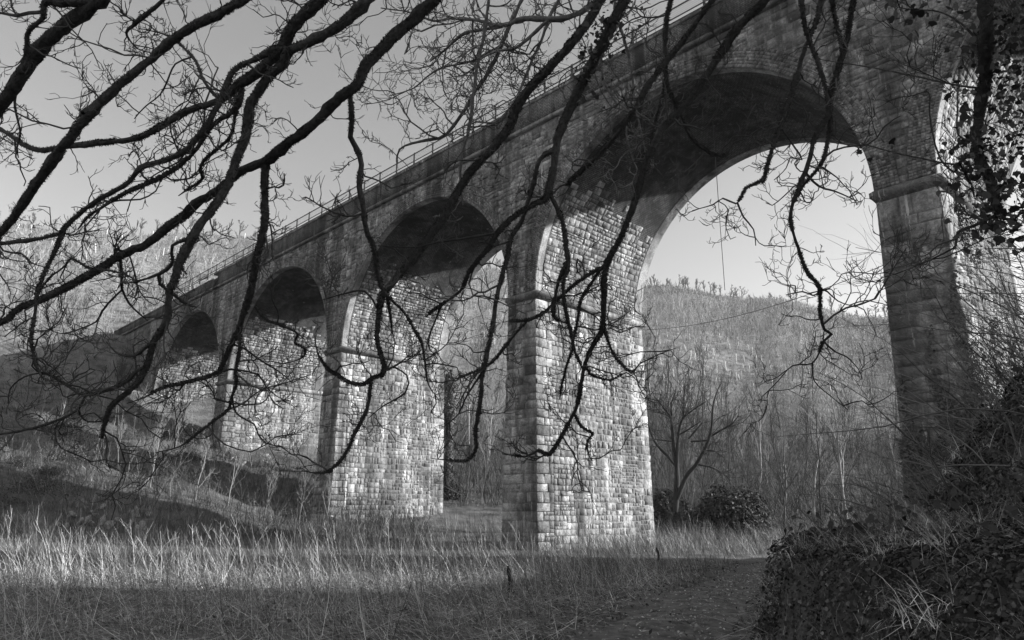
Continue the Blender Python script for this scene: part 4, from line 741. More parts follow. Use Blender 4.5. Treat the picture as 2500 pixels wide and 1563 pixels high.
# left slope grass: tussocky
xy, d = polar(52000, 40, 92, 52, 96, 1.5); keep = ~in_pier(xy); xy, d = xy[keep], d[keep]; n = len(xy); b = H3(xy); b[:, 2] -= .03
tus = fbm(xy[:, 0], xy[:, 1], .7, 3, 81); s = Soup()
blades(s, b, norm(np.array([[.25, -.1, 1.]]) + .4 * rng.normal(size=(n, 3))), rng.uniform(.2, .6, n) * (1 + .6 * tus), rng.uniform(.016, .03, n), np.array([[.18, -.08, -.12]]) * rng.uniform(.3, 1.4, (n, 1)), rng.uniform(.12, .75, n) * np.clip(1 + 1.1 * tus, .2, 2), 2)
s.build('slope_grass', MAT['dry'], label='tussocky rough grass on the steep left slope', category='grass', kind='stuff')
s = Soup(); xy, d = polar(5200, 40, 104, 54, 96, 1.6); k = ~in_pier(xy, .4) & (fbm(xy[:, 0], xy[:, 1], .16, 3, 83) > -.1); xy, d = xy[k], d[k]; n = len(xy); L = rng.uniform(.7, 2.6, n)
P1, R1 = grow(H3(xy), norm(np.array([[0, 0, 1.]]) + .4 * rng.normal(size=(n, 3))), L, rng.uniform(.008, .016, n), 6, .16, (0, 0, 0), .6); tn = rng.uniform(.5, 3.4, n); s.ribbons(P1, R1, tn)
ix, p2, d2, r2 = spawn(P1, R1, 8, (.4, 1.0), .15); P2_, R2_ = grow(p2, d2, L[ix] * rng.uniform(.2, .45, len(ix)), np.maximum(r2 * .6, .006), 4, .2, (0, 0, .08), .6); s.ribbons(P2_, R2_, tn[ix])
s.build('slope_scrub', MAT['twig'], label='low tangled leafless scrub on the left slope', category='scrub', kind='stuff')
s = Soup(); xy, d = polar(3800, 37, 58, 52, 92, 1.6); k = ~in_pier(xy, .4) & (fbm(xy[:, 0], xy[:, 1], .12, 3, 85) > -.15); xy, d = xy[k], d[k]; n = len(xy); L = rng.uniform(.4, 1.7, n)
P1, R1 = grow(H3(xy), norm(np.array([[0, 0, 1.]]) + .22 * rng.normal(size=(n, 3))), L, rng.uniform(.006, .012, n), 6, .07, (0, 0, .03), .6); tn = np.where(rng.random(n) < .5, rng.uniform(.5, 1.2, n), rng.uniform(1.0, 2.4, n)); s.ribbons(P1, R1, tn)
ix, p2, d2, r2 = spawn(P1, R1, 4, (.2, .6), .25); P2_, R2_ = grow(p2, d2, L[ix] * rng.uniform(.2, .4, len(ix)), np.maximum(r2 * .6, .005), 4, .1, (0, 0, .12), .6); s.ribbons(P2_, R2_, tn[ix])
s.build('withies', MAT['twig'], label='upright thin withies at the foot of the left slope', category='withies', kind='stuff')
# dead leaves and low plants on meadow and path
xy, d = polar(30000, 6, 26, 8, 92, 1.4); e, _ = bank_sd(xy[:, 0], xy[:, 1]); pd_ = path_d(xy[:, 0], xy[:, 1]); keep = (e < .1) & ~in_pier(xy) & ((pd_ > .8) | (rng.random(len(xy)) < .22)); xy = xy[keep]; pd_ = pd_[keep]; n = len(xy); b = H3(xy); b[:, 2] += rng.uniform(.03, .07, n)
s = Soup(); leaves(s, b, np.array([[0, 0, 1.]]) + 0 * b, rng.uniform(.035, .1, n), rng.uniform(.2, 1.5, n) * np.where(pd_ < .8, 1.25, 1), OVAL, OVAL_F, .5)
s.build('leaf_litter', MAT['litter'], label='fallen leaves and low plants scattered over the ground', category='leaves', kind='stuff')
s = Soup(); t_ = rng.uniform(.12, .62, 2600) * ts[-1]; off = rng.normal(size=2600) * .42; i_ = np.searchsorted(ts, t_) - 1; xy = np.column_stack([cxp[i_] + nx_[i_] * off, cyp[i_] + ny_[i_] * off]) + rng.normal(size=(2600, 2)) * .1
leaves(s, H3(xy) + np.array([0, 0, .045]), np.array([[0, 0, 1.]]) + np.zeros((2600, 3)), rng.uniform(.02, .07, 2600), rng.uniform(.5, 3.2, 2600), OVAL, OVAL_F, .25)
s.build('path_leaves', MAT['litter'], label='pale dead leaves trodden into the footpath', category='leaves', kind='stuff')
# broken straw lying about
xy, d = polar(11000, 8, 20, 22, 90, 1.1); e, _ = bank_sd(xy[:, 0], xy[:, 1]); keep = (e < 0) & (path_d(xy[:, 0], xy[:, 1]) > 1.0); xy, d = xy[keep], d[keep]; n = len(xy); b = H3(xy); b[:, 2] += rng.uniform(.03, .2, n); s = Soup()
blades(s, b, norm(rng.normal(size=(n, 3)) * np.array([1, 1, .18]) + LEFT * .3), rng.uniform(.3, .9, n), rng.uniform(.006, .010, n), rng.normal(size=(n, 3)) * .06, rng.uniform(.7, 1.9, n), 2)
s.build('fallen_straw', MAT['dry'], label='broken pale stalks lying flat across the meadow', category='straw', kind='stuff')
# --- the right bank: ivy carpet, grass tufts, brambles
def bank_pts(N, d0, d1, a0, a1, p, emin=-.25, emax=8):
    xy, d = polar(N, d0, d1, a0, a1, p); e, seg = bank_sd(xy[:, 0], xy[:, 1]); k = (e > emin) & (e < emax) & ~in_pier(xy); return xy[k], d[k], e[k]
def Hn(xy, h=.08):
    gx = (H(xy[:, 0] + h, xy[:, 1]) - H(xy[:, 0] - h, xy[:, 1])) / (2 * h); gy = (H(xy[:, 0], xy[:, 1] + h) - H(xy[:, 0], xy[:, 1] - h)) / (2 * h); return norm(np.column_stack([-gx, -gy, np.ones(len(xy))]))
s = Soup()
for N, d0, d1, p, sz in ((120000, 2.3, 11, 1.1, (.022, .052)), (30000, 10, 28, 1.4, (.05, .10))):
    xy, d, e = bank_pts(N, d0, d1, 4, 36, p); n = len(xy); nn = Hn(xy); b = H3(xy); lump = np.clip(fbm(xy[:, 0], xy[:, 1], .8, 3, 91), -.3, 1)
    b += nn * (rng.uniform(0, .12, n) + .26 * np.clip(lump, 0, 1))[:, None]; k = fbm(xy[:, 0], xy[:, 1], 1.6, 3, 93) > -.45
    k &= rng.random(n) < np.interp(e, [0, 3, 6], [1, .8, .4])
    leaves(s, b[k], nn[k] + np.array([0, 0, .3]), rng.uniform(*sz, k.sum()), np.where(rng.random(k.sum()) < .18, 2.2, 1.0) * rng.uniform(.15, 1.1, k.sum()) * (1 + .5 * lump[k]), IVY, IVY_F, .55, .3)
s.build('bank_ivy', MAT['ivy'], label='dark ivy carpet covering the bank beside the footpath', category='ivy', kind='stuff')
s = Soup()
xy, d, e = bank_pts(1500, 2.3, 13, -12, 34, 1.0); n = len(xy); per = 18; c = np.repeat(np.arange(n), per); b = H3(xy)[c] + np.array([0, 0, .12]) + rng.normal(size=(n * per, 3)) * np.array([.05, .05, .0]); tuft_l = rng.uniform(.12, .42, n)[c] * rng.uniform(.5, 1.1, n * per)
blades(s, b, norm(rng.normal(size=(n * per, 3)) * .55 + np.array([[-.1, -.15, .9]])), tuft_l, rng.uniform(.004, .008, n * per), (rng.normal(size=(n * per, 3)) * .35 + np.array([[-.2, -.3, -.55]])) * tuft_l[:, None], np.where(rng.random(n) < .45, rng.uniform(1.2, 2.6, n), rng.uniform(.3, .9, n))[c], 3)
xy, d, e = bank_pts(42000, 2.4, 26, -12, 36, 1.3); n = len(xy)
blades(s, H3(xy) + np.array([0, 0, .12]), norm(rng.normal(size=(n, 3)) * .7 + np.array([[0, 0, .6]])), rng.uniform(.08, .4, n), rng.uniform(.005, .010, n), rng.normal(size=(n, 3)) * .08 - np.array([[0, 0, .08]]), rng.uniform(.2, 1.0, n) * np.clip(1 + 1.2 * fbm(xy[:, 0], xy[:, 1], .9, 2, 95), .3, 2.2), 3)
s.build('bank_grass', MAT['dry'], label='arching grass tufts and dead stems on the ivy bank', category='grass', kind='stuff')
s = Soup(); xy, d, e = bank_pts(260, 5.5, 11, 6, 27, 1.5, -.1, 3.5); n = len(xy); leaves(s, H3(xy) + np.array([0, 0, 1.]) * rng.uniform(.2, .5, (n, 1)), np.array([[-.2, -.7, .6]]) + np.zeros((n, 3)), rng.uniform(.07, .13, n), rng.uniform(.6, 1.4, n), np.array([(0, 0, 0), (-.32, .4, .05), (0, 1, -.1), (.32, .4, .05)]), OVAL_F, .5, .5)
s.build('bramble_leaves', MAT['evergreen'], label='larger drooping bramble leaves at the corner of the ivy bank', category='leaves', kind='stuff')
# thin saplings and bramble canes leaning out from the bank
s = Soup(); xy, d, e = bank_pts(800, 9, 21, 2, 30, 1.6, .8, 5); n = len(xy); L = rng.uniform(.6, 3.0, n) * np.clip((e - .5) / 2, .3, 1)
P1, R1 = grow(H3(xy), norm(np.array([[-.5, -.05, .9]]) + .45 * rng.normal(size=(n, 3))), L, rng.uniform(.006, .014, n), 8, .13, (-.04, 0, -.02), .75); tn = rng.uniform(1.0, 3.6, n); s.tubes(P1, R1, 4, tn)
ix, p2, d2, r2 = spawn(P1, R1, L * 2.4, (.35, .8)); P2_, R2_ = grow(p2, d2, L[ix] * rng.uniform(.15, .4, len(ix)), np.maximum(r2 * .6, .003), 5, .2, (0, 0, .08), .6); s.tubes(P2_, R2_, 3, tn[ix])
s.build('bank_canes', MAT['twig'], label='thin leaning bramble canes and shoots above the ivy bank', category='brambles', kind='stuff')
# --- ivy climbing the right pier
s = Soup(); xp = S
def clump_keep(a, b, hmax, seed): return fbm(a, b, .55, 3, seed) - .9 * (b - 4) / hmax > -.55
N = 26000; yy = rng.uniform(-.1, DEP, N); zz = 2 + 9.3 * rng.random(N) ** 1.5; k = (fbm(yy, zz * .5, .55, 3, 101) * .9 + 1.05 - (zz - 3) / (2.4 + 2.4 * np.exp(-((yy - 2.4) / 1.3) ** 2) ) * .62 > .3); yy, zz = yy[k], zz[k]; n = len(yy)
leaves(s, np.column_stack([xp + hw(zz) + rng.uniform(.04, .16, n), yy, zz]), np.array([[1., -.15, .25]]) + np.zeros((n, 3)), rng.uniform(.07, .13, n), rng.uniform(.5, 1.6, n), IVY, IVY_F, .4, .7)
N = 16000; xx = rng.uniform(-1.1, 1.1, N); zz = 2 + 7 * rng.random(N) ** 1.5; cen = np.array([-.75, .15, .98])[rng.integers(0, 3, N)]; hmx = np.where(cen < -.5, 5.6, np.where(cen < .5, 7.0, 9.0)); k = (np.abs(xx - cen - .12 * np.sin(zz * 1.7 + cen * 5)) < (.26 * np.clip((hmx - zz) / 3, 0, 1) + .05) * (zz < hmx)) | (zz < 3.6 + .8 * fbm(xx, zz, 1.2, 2, 103)); xx, zz = xx[k], zz[k]; n = len(xx)
leaves(s, np.column_stack([xp + xx, yf(zz) - rng.uniform(.04, .16, n), zz]), np.array([[0, -1., .25]]) + np.zeros((n, 3)), rng.uniform(.06, .11, n), rng.uniform(.5, 1.8, n), IVY, IVY_F, .45, .8)
s.build('pier_ivy', MAT['ivy'], label='glossy ivy climbing the foot and side of the right pier', category='ivy', kind='stuff')

# ------------------------------------------------------------------ bare trees and bushes
def bare_tree(h, r0, nlimb, seed_spread, upb=.12, minr=.004, twigs=True, trunk_n=9):
    """returns two soups: trunk, crown; base at origin"""
    tk, cr = Soup(), Soup()
    P0, R0 = grow(np.zeros((1, 3)), np.array([[.05, .05, 1.]]), [h], [r0], trunk_n, .07, (0, 0, .1), .85); P0[0, 0, 2] = -.3; tk.tubes(P0, R0, 7)
    ix, p, d, r = spawn(P0, R0, np.array([nlimb]), (.35, seed_spread), .22); L = h * rng.uniform(.25, .55, len(ix)) * (1.25 - p[:, 2] / h)
    P1, R1 = grow(p, d, L, np.maximum(r * .6, minr * 1.6), 8, .16, (0, 0, upb), .7); cr.tubes(P1, R1, 5)
    ix2, p2, d2, r2 = spawn(P1, R1, 6.5, (.3, .9), .2); L2 = L[ix2] * rng.uniform(.2, .5, len(ix2)); P2, R2 = grow(p2, d2, L2, np.maximum(r2 * .65, minr * 1.2), 6, .2, (0, 0, upb), .7); cr.tubes(P2, R2, 4)
    if twigs:
        ix3, p3, d3, r3 = spawn(P2, R2, 5, (.3, .9), .2); L3 = L2[ix3] * rng.uniform(.25, .6, len(ix3)); P3, R3 = grow(p3, d3, L3, np.maximum(r3 * .7, minr), 4, .22, (0, 0, upb), .5); cr.tubes(P3, R3, 3)
    return tk, cr
def proto(args, m):
    tk, cr = bare_tree(*args)
    return (mesh_np('trunk', np.concatenate(tk.V), [np.concatenate(f) for f in tk.F.values()], np.concatenate(tk.T)), mesh_np('crown', np.concatenate(cr.V), [np.concatenate(f) for f in cr.F.values()], np.concatenate(cr.T)))
def plant_tree(pr, name, label, group, loc, rz, sc, tilt=0.0):
    o = thing(name, label, 'tree', group, tuple(loc)); o.rotation_euler = (tilt * math.sin(rz), tilt * math.cos(rz), rz); o.scale = (sc, sc, sc)
    for nm, me in zip(('trunk', 'crown'), pr): new_obj(nm, me, None, o)
    return o
PR = {}
for nm, args, m in (('ridge1', (9, .3, 13, .9, .12, .05), 'twig'), ('ridge2', (9, .34, 10, 1.1, .12, .05), 'twig'), ('ridge3', (9, .26, 17, .6, .12, .05), 'twig'),
                    ('sap1', (7, .07, 9, .6, .2, .010), 'wood_far'), ('sap2', (7, .06, 12, .5, .25, .010), 'wood_far'), ('sap3', (7, .08, 8, .8, .15, .010), 'wood_far'), ('birch', (8, .09, 16, .7, .14), 'bark_pale')):
    PR[nm] = proto(args, m)
    for me in PR[nm]: me.materials.append(MAT[m])
# skyline trees
def ridge_d(az): return 205 if az > 22 else 192
for i, az in enumerate(np.concatenate([np.linspace(35.5, 26.5, 22), np.linspace(25.8, 17.5, 14), np.linspace(86, 62, 26), np.linspace(50, 46.5, 6)])):
    a = az + rng.uniform(-.25, .25); d = (209 if a > 24 else 200) + rng.uniform(-3, 3) - (8 if a > 60 else 0); x, y = CAM[0] - math.sin(R_(a)) * d, CAM[1] + math.cos(R_(a)) * d
    left = a > 40; big = (a > 27) and not left
    plant_tree(PR[('ridge1', 'ridge2', 'ridge3')[i % 3]], 'ridge_tree', 'small bare tree standing on the skyline above the left slope' if left else ('bare tree in the row along the ridge seen through the big arch' if big else 'low bushy bare tree on the falling ridge beyond the big arch'),
               'bare trees on the left skyline' if left else ('row of trees along the ridge' if big else 'low trees on the falling ridge'), (x, y, float(H(x, y)) - .3), rng.uniform(0, 6), rng.uniform(.55, .85) if left else (rng.uniform(.5, .75) if big else rng.uniform(.35, .55)))
# hillside saplings: the nearest as trees, the mass as one thicket
cnt = 0
for az0, az1, d0, d1, num in ((17, 37, 60, 110, 95), (45, 54, 56, 100, 45), (60, 88, 86, 130, 70)):
    xy, d = polar(num, d0, d1, az0, az1, 1.7)
    for (x, y) in xy:
        right = az0 < 30; mid = 40 < az0 < 55
        plant_tree(PR[('sap1', 'sap2', 'sap3')[cnt % 3]], 'hillside_sapling', 'slender bare sapling on the hillside behind the big arch' if right else ('slender bare sapling on the slope seen between the middle piers' if mid else 'slender bare sapling on the open slope above the viaduct end'),
                   'saplings behind the big arch' if right else ('saplings between the piers' if mid else 'saplings above the viaduct end'), (x, y, float(H(x, y)) - .1), rng.uniform(0, 6), rng.uniform(.4, .85), rng.uniform(0, .12)); cnt += 1
wood = Soup()
for N, az0, az1, d0, d1 in ((4200, 13, 40, 70, 172), (1700, 42, 56, 62, 176), (4000, 57, 96, 88, 168)):
    xy, d = polar(N, d0, d1, az0, az1, 1.6); den = fbm(xy[:, 0], xy[:, 1], .035, 3, 111); k = den > -.32; xy, d, den = xy[k], d[k], den[k]; n = len(xy); b = H3(xy)
    L = rng.uniform(1.4, 4.2, n) * np.clip(1 + den, .5, 1.5) * np.interp(d, [120, 172], [1, .5]); P1, R1 = grow(b, norm(np.array([[0, 0, 1.]]) + .13 * rng.normal(size=(n, 3))), L, rng.uniform(.022, .055, n) * np.clip(d / 120, .7, 1.4), 5, .24, (0, 0, .1), .8); tn = rng.uniform(.45, 1.2, n) * (1 + .6 * fbm(xy[:, 0], xy[:, 1], .02, 2, 133)); wood.ribbons(P1, R1, tn)
    ix, p2, d2, r2 = spawn(P1, R1, 8.0, (.4, 1.25), .2); P2_, R2_ = grow(p2, d2, L[ix] * rng.uniform(.2, .5, len(ix)), np.maximum(r2 * .45, .013 * d[ix] / 120), 3, .2, (0, 0, .15), .6); wood.ribbons(P2_, R2_, tn[ix] * rng.uniform(.7, 1.1, len(ix)))
wood.build('hillside_wood', MAT['wood_far'], label='leafless young wood covering the valley sides', category='wood', kind='stuff')
# dry grass of the hillsides
s = Soup()
for N, az0, az1, d0, d1 in ((28000, 13, 40, 55, 192), (12000, 42, 56, 52, 192), (36000, 57, 97, 84, 188)):
    xy, d = polar(N, d0, d1, az0, az1, 1.4); n = len(xy); b = H3(xy); tus = fbm(xy[:, 0], xy[:, 1], .08, 3, 121)
    blades(s, b, norm(np.array([[.1, 0, 1.]]) + .6 * rng.normal(size=(n, 3))), rng.uniform(.3, .8, n) * np.clip(d / 110, .7, 1.5), rng.uniform(.05, .12, n) * d / 110, rng.normal(size=(n, 3)) * .15, np.clip(rng.uniform(.3, .7, n) * (1 + .6 * tus) * (.8 if az0 > 50 else 1) * (1 + .5 * fbm(xy[:, 0], xy[:, 1], .018, 2, 131)), .1, 1.4), 2)
s.build('hillside_grass', MAT['dry'], label='pale dry grass on the valley sides', category='grass', kind='stuff')
# white tree guards
gm = Soup(); P, Rr_ = np.array([[(0, 0, z) for z in (0, .6, 1.25)]]), np.full((1, 3), .055); gm.tubes(P, Rr_, 6); gme = mesh_np('tree_guard', np.concatenate(gm.V), [np.concatenate(f) for f in gm.F.values()]); gme.materials.append(MAT['guard'])
def guard(az, d, where, grp, sc=1.0):
    x, y = CAM[0] - math.sin(R_(az)) * d, CAM[1] + math.cos(R_(az)) * d
    o = new_obj('tree_guard', gme, None, None, label=where, category='tree guard', group=grp); o.location = (x, y, float(H(x, y)) - .05); o.scale = (sc, sc, sc * rng.uniform(.8, 1.35)); o.rotation_euler = (rng.normal() * .12, rng.normal() * .12, 0)
for i in range(120):
    if i < 70: guard(rng.uniform(25, 35), rng.uniform(88, 116) + rng.normal() * 4, 'white plastic tube tree guard on the slope behind the big arch', 'tree guards behind the big arch', .85)
    elif i < 85: guard(rng.uniform(18.5, 25), rng.uniform(96, 140), 'white plastic tube tree guard on the slope behind the big arch', 'tree guards behind the big arch', .9)
    elif i < 110: guard(rng.uniform(66, 85), rng.uniform(130, 185), 'white plastic tube tree guard on the open left hillside', 'tree guards on the left hillside', 1.25)
    else: guard(rng.uniform(46, 52), rng.uniform(95, 150), 'white plastic tube tree guard on the slope between the middle piers', 'tree guards between the piers', .9)
# the forked tree behind the big arch
ft = thing('forked_tree', 'dark ivy-footed tree forking low behind the big arch', 'tree', loc=(0, 0, 0))
FT = ['333,1010,20 338,900,22 345,750,20 345,600,16 355,400,12 370,300,9 395,235,7 400,100,5 410,0,4 415,-120,2', '345,640,13 290,570,12 230,510,11 170,440,10 130,350,8 100,250,5 60,150,3', '345,900,18 420,720,15 500,620,13 570,500,12 610,400,11 630,300,9 640,150,7 660,60,5 700,-40,3',
      '618,390,7 720,330,6 790,290,5 850,220,3', '600,420,7 520,428,7 460,430,6', '325,600,12 310,400,10 300,250,8 250,170,6 160,60,3', '360,370,8 390,250,7 480,170,5 570,110,3', '520,620,7 620,640,6 700,680,5 790,750,3', '575,510,6 640,505,5 730,560,3', '302,240,6 300,120,5 340,0,3', '440,410,7 500,340,7 555,275,6', '310,430,5 220,420,4 150,410,3', '352,380,6 440,330,5 540,265,3']
tws = Soup(); tk = Soup()
for j, s_ in enumerate(FT):
    q = np.array(T(s_)); q = np.column_stack([1550 + q[:, 0] / 3.36, 950 + q[:, 1] / 3.36, q[:, 2] / 3.36 * 2.2]); q = catmull(q, 7)
    P = np.array([ony(u, v, 14 + .6 * math.sin(j * 2.1) * (i / len(q))) for i, (u, v, _) in enumerate(q)]); dd = np.linalg.norm(P - CAM, axis=1); rd = np.clip(q[:, 2], .9, 99) * dd / F_PX / 2
    V, Qf = tubes(P[None], rd[None], 7); new_obj('trunk' if j in (0, 2) else 'limb', mesh_np('limb', V, [Qf], np.ones(len(V))), MAT['bark'], ft)
    ix, p, d, r = spawn(P[None], rd[None], np.array([len(q) * .85]), (.4, 1.1), .3); L = rng.uniform(.8, 2.6, len(ix)); P1, R1 = grow(p, d, L, np.clip(r * .5, .01, .02), 6, .2, (0, 0, .12), .6); tws.tubes(P1, R1, 4)
    ix2, p2, d2, r2 = spawn(P1, R1, 6, (.4, .9)); P2_, R2_ = grow(p2, d2, L[ix2] * .45, np.maximum(r2 * .7, .009), 4, .2, (0, 0, .15), .5); tws.tubes(P2_, R2_, 3)
tws.build('twigs', MAT['twig'], ft, kind='stuff')
def leaf_blob(s, c, rad3, N, size, seed, mt_tone=(.4, 1.7), shape=IVY, faces=IVY_F):
    v = norm(rng.normal(size=(N, 3))); v[:, 2] = np.abs(v[:, 2]) * 1.0 - .15; lump = 1 + .35 * fbm(v[:, 0] * 3 + seed, v[:, 1] * 3 + v[:, 2] * 3, 1.0, 3, seed)
    pos = np.array(c) + v * np.array(rad3) * lump[:, None] * (rng.random((N, 1)) ** .35)
    leaves(s, pos, v + np.array([0, 0, .4]), rng.uniform(*size, N), rng.uniform(*mt_tone, N) * (.6 + .5 * np.clip(lump - .8, 0, 1)), shape, faces, .6, .2)
def bush(name, label, u, v, y, rad3, N, size, seed, mt='evergreen', group=None, z=None):
    p = ony(u, v, y); g = float(H(p[0], p[1])); o = thing(name, label, 'bush', group, (0, 0, 0)); s = Soup(); leaf_blob(s, (p[0], p[1], g + .1), rad3, N, size, seed); s.build('foliage', MAT[mt], o, kind='stuff')
    t = Soup(); n = 40; P1, R1 = grow(np.tile([[p[0], p[1], g]], (n, 1)) + rng.normal(size=(n, 3)) * .2 * np.array([1, 1, 0]), norm(rng.normal(size=(n, 3)) * np.array([1, 1, .3]) + np.array([[0, 0, .8]])), np.full(n, rad3[2] * 1.15), np.full(n, .02), 7, .15, (0, 0, .0), .7); t.tubes(P1, R1, 4); t.build('stems', MAT['twig'], o, kind='stuff')
    return o
bush('evergreen_bush', 'dark rounded bramble bush beside the forked tree', 1790, 1262, 17, (2.6, 2.2, 3.4), 9000, (.09, .2), 5)
bush('evergreen_bush', 'dark low bush hugging the big pier behind the forked tree', 1625, 1262, 17, (2.2, 2.0, 3.2), 8000, (.09, .2), 6)
bush('evergreen_bush', 'low dark scrub between the forked tree and round bush', 1710, 1268, 15.5, (1.6, 1.4, 1.7), 4000, (.08, .18), 8)
bush('ivy_shrub', 'leafy ivy shrub at the foot of the ivy-clad trunk', 1100, 1262, 11.5, (1.2, 1.0, 1.2), 3500, (.08, .16), 7, 'ivy')
# ivy-clad trunk beside the middle pier
it = thing('ivy_clad_tree', 'upright trunk smothered in ivy just behind the middle pier', 'tree', loc=(0, 0, 0))
p = ony(1092, 1240, 11.2); g = float(H(p[0], p[1])); zz = np.linspace(g - .3, g + 9.5, 14); P = np.column_stack([p[0] + .12 * np.sin(zz), p[1] + .1 * np.cos(zz), zz]); V, Qf = tubes(P[None], np.linspace(.3, .12, 14)[None], 8); new_obj('trunk', mesh_np('trunk', V, [Qf], np.ones(len(V))), MAT['bark'], it)
n = 9000; z = g + 9.2 * rng.random(n) ** 1.1; a = rng.uniform(0, 6.283, n); r_ = (.35 + .28 * fbm(z, 0 * z, .6, 2, 3) + .35 * np.exp(-((z - g - 7.5) / 1.3) ** 2)) * rng.uniform(.6, 1.25, n); s = Soup()
leaves(s, np.column_stack([p[0] + np.cos(a) * r_, p[1] + np.sin(a) * r_, z]), np.column_stack([np.cos(a), np.sin(a), .3 + 0 * a]), rng.uniform(.07, .14, n), rng.uniform(.5, 2.0, n), IVY, IVY_F, .5, .6); s.build('ivy_leaves', MAT['ivy'], it, kind='stuff')
# thin trees in the valley floor
for u, v, y, k, sc, lab in ((1912, 1255, 20, 'birch', 1.0, 'pale slim birch standing right of the round bush'), (1985, 1240, 26, 'sap3', 1.3, 'bare young tree between the birch and the ivy bank'), (2060, 1235, 22, 'sap1', 1.5, 'tall bare young tree leaning near the ivy bank'), (1180, 1255, 16, 'sap2', 1.3, 'thin bare tree close behind the left edge of the main pier'), (1140, 1250, 20, 'sap1', 1.4, 'bare thicket tree between the ivy-clad trunk and main pier'), (1160, 1250, 26, 'birch', 1.4, 'pale tall birch in the gap between the two middle piers'), (1850, 1245, 30, 'sap2', 1.6, 'bare tree standing behind the birch')):
    q = ony(u, v, y); plant_tree(PR[k], 'bare_tree', lab, None, (q[0], q[1], float(H(q[0], q[1])) - .1), rng.uniform(0, 6), sc, .06)
DK_ = [tuple((lambda c: (c.materials.clear(), c.materials.append(MAT['twig']), c)[2])(m.copy()) for m in PR[k]) for k in ('sap1', 'sap2', 'sap3')]
for az0, az1, num, lab, grp in ((14, 36, 46, 'tall dark bare tree crowding the valley floor behind the big arch', 'dark valley trees behind the big arch'), (45, 55, 16, 'tall dark bare tree crowding the gap between the middle piers', 'dark valley trees between the piers')):
    xy, d = polar(num, 50, 88, az0, az1, 1.6)
    for i, (x, y) in enumerate(xy): plant_tree(DK_[i % 3], 'valley_tree', lab, grp, (x, y, float(H(x, y)) - .1), rng.uniform(0, 6), rng.uniform(.7, 1.25), .08)
for az0, az1, d0, d1, num, lab, grp in ((68, 93, 62, 118, 120, 'scrubby dark bare tree on the slope where the viaduct ends', 'scrub trees at the viaduct end'), (57, 68, 74, 100, 14, 'dark bare tree on the slope behind the small arches', 'dark trees behind the small arches')):
    xy, d = polar(num, d0, d1, az0, az1, 1.6)
    for i, (x, y) in enumerate(xy):
        if -1.5 < y < DEP + 1.5: continue
        plant_tree(DK_[i % 3], 'scrub_tree', lab, grp, (x, y, float(H(x, y)) - .1), rng.uniform(0, 6), rng.uniform(.35, .85), .1)
# undergrowth thicket on the valley floor beyond the viaduct
s = Soup()
for N, az0, az1, d0, d1 in ((4200, 12, 38, 46, 84), (1700, 44, 56, 52, 74)):
    xy, d = polar(N, d0, d1, az0, az1, 1.6); k = ~in_pier(xy) & (xy[:, 1] > DEP + 1); xy = xy[k]; n = len(xy); L = rng.uniform(1.2, 4.2, n); P1, R1 = grow(H3(xy), norm(np.array([[0, 0, 1.]]) + .3 * rng.normal(size=(n, 3))), L, rng.uniform(.010, .024, n), 6, .14, (0, 0, .02), .7); tn = rng.uniform(.5, 2.2, n); s.ribbons(P1, R1, tn)
    ix, p2, d2, r2 = spawn(P1, R1, 6, (.4, .9), .2); P2_, R2_ = grow(p2, d2, L[ix] * rng.uniform(.15, .4, len(ix)), np.maximum(r2 * .6, .006), 4, .2, (0, 0, .1), .6); s.ribbons(P2_, R2_, tn[ix])
s.build('undergrowth', MAT['twig'], label='tangled leafless undergrowth on the valley floor behind the viaduct', category='scrub', kind='stuff')
# bramble mounds on the left slope
for i in range(26):
    a, d = R_(rng.uniform(58, 90)), rng.uniform(42, 66); x, y = CAM[0] - math.sin(a) * d, CAM[1] + math.cos(a) * d
    if y > -1.2 and x > -36: continue
    o = thing('bramble_mound', 'low dark bramble mound on the left slope', 'bush', 'bramble mounds on the left slope'); s = Soup(); g = float(H(x, y)); r_ = rng.uniform(.8, 1.9); leaf_blob(s, (x, y, g - .1), (r_ * 1.3, r_, r_ * .62), 900, (.06, .15), 60 + i, (.5, 2.2), OVAL, OVAL_F); s.build('foliage', MAT['evergreen'], o, kind='stuff')
    t = Soup(); n = 50; P1, R1 = grow(np.tile([[x, y, g]], (n, 1)) + rng.normal(size=(n, 3)) * .35 * np.array([1, 1, 0]), norm(rng.normal(size=(n, 3)) * np.array([1, 1, .4]) + np.array([[0, 0, .7]])), rng.uniform(.8, 1.5, n) * r_, np.full(n, .009), 7, .15, (0, 0, -.12), .6); t.tubes(P1, R1, 3, rng.uniform(.6, 3, n)); t.build('canes', MAT['twig'], o, kind='stuff')
# saplings and bushes on the left slope
for i, (u, d, k, sc) in enumerate(((330, 52, 'sap2', .55), (345, 53, 'sap1', .5), (305, 50, 'birch', .45), (280, 51, 'sap2', .5), (405, 58, 'sap2', .5), (415, 59, 'sap1', .45), (180, 46, 'sap2', .5), (200, 46.5, 'sap3', .5), (355, 46, 'sap2', .55), (365, 46, 'sap1', .6), (140, 47, 'sap3', .45), (560, 46, 'sap2', .6), (735, 44, 'birch', .6), (800, 43, 'sap1', .5), (60, 60, 'sap3', .7), (120, 66, 'sap1', .7), (220, 70, 'sap2', .7), (480, 44, 'sap3', .5), (650, 43, 'sap2', .45))):
    rv = ray(u, 1200); rv = rv / math.hypot(rv[0], rv[1]); x, y = CAM[0] + rv[0] * d, CAM[1] + rv[1] * d
    plant_tree(PR[k], 'slope_sapling', 'thin pale multi-branched sapling growing on the left slope', 'saplings on the left slope', (x, y, float(H(x, y)) - .1), rng.uniform(0, 6), sc, .1)
rv = ray(165, 1085); rv = rv / math.hypot(rv[0], rv[1])
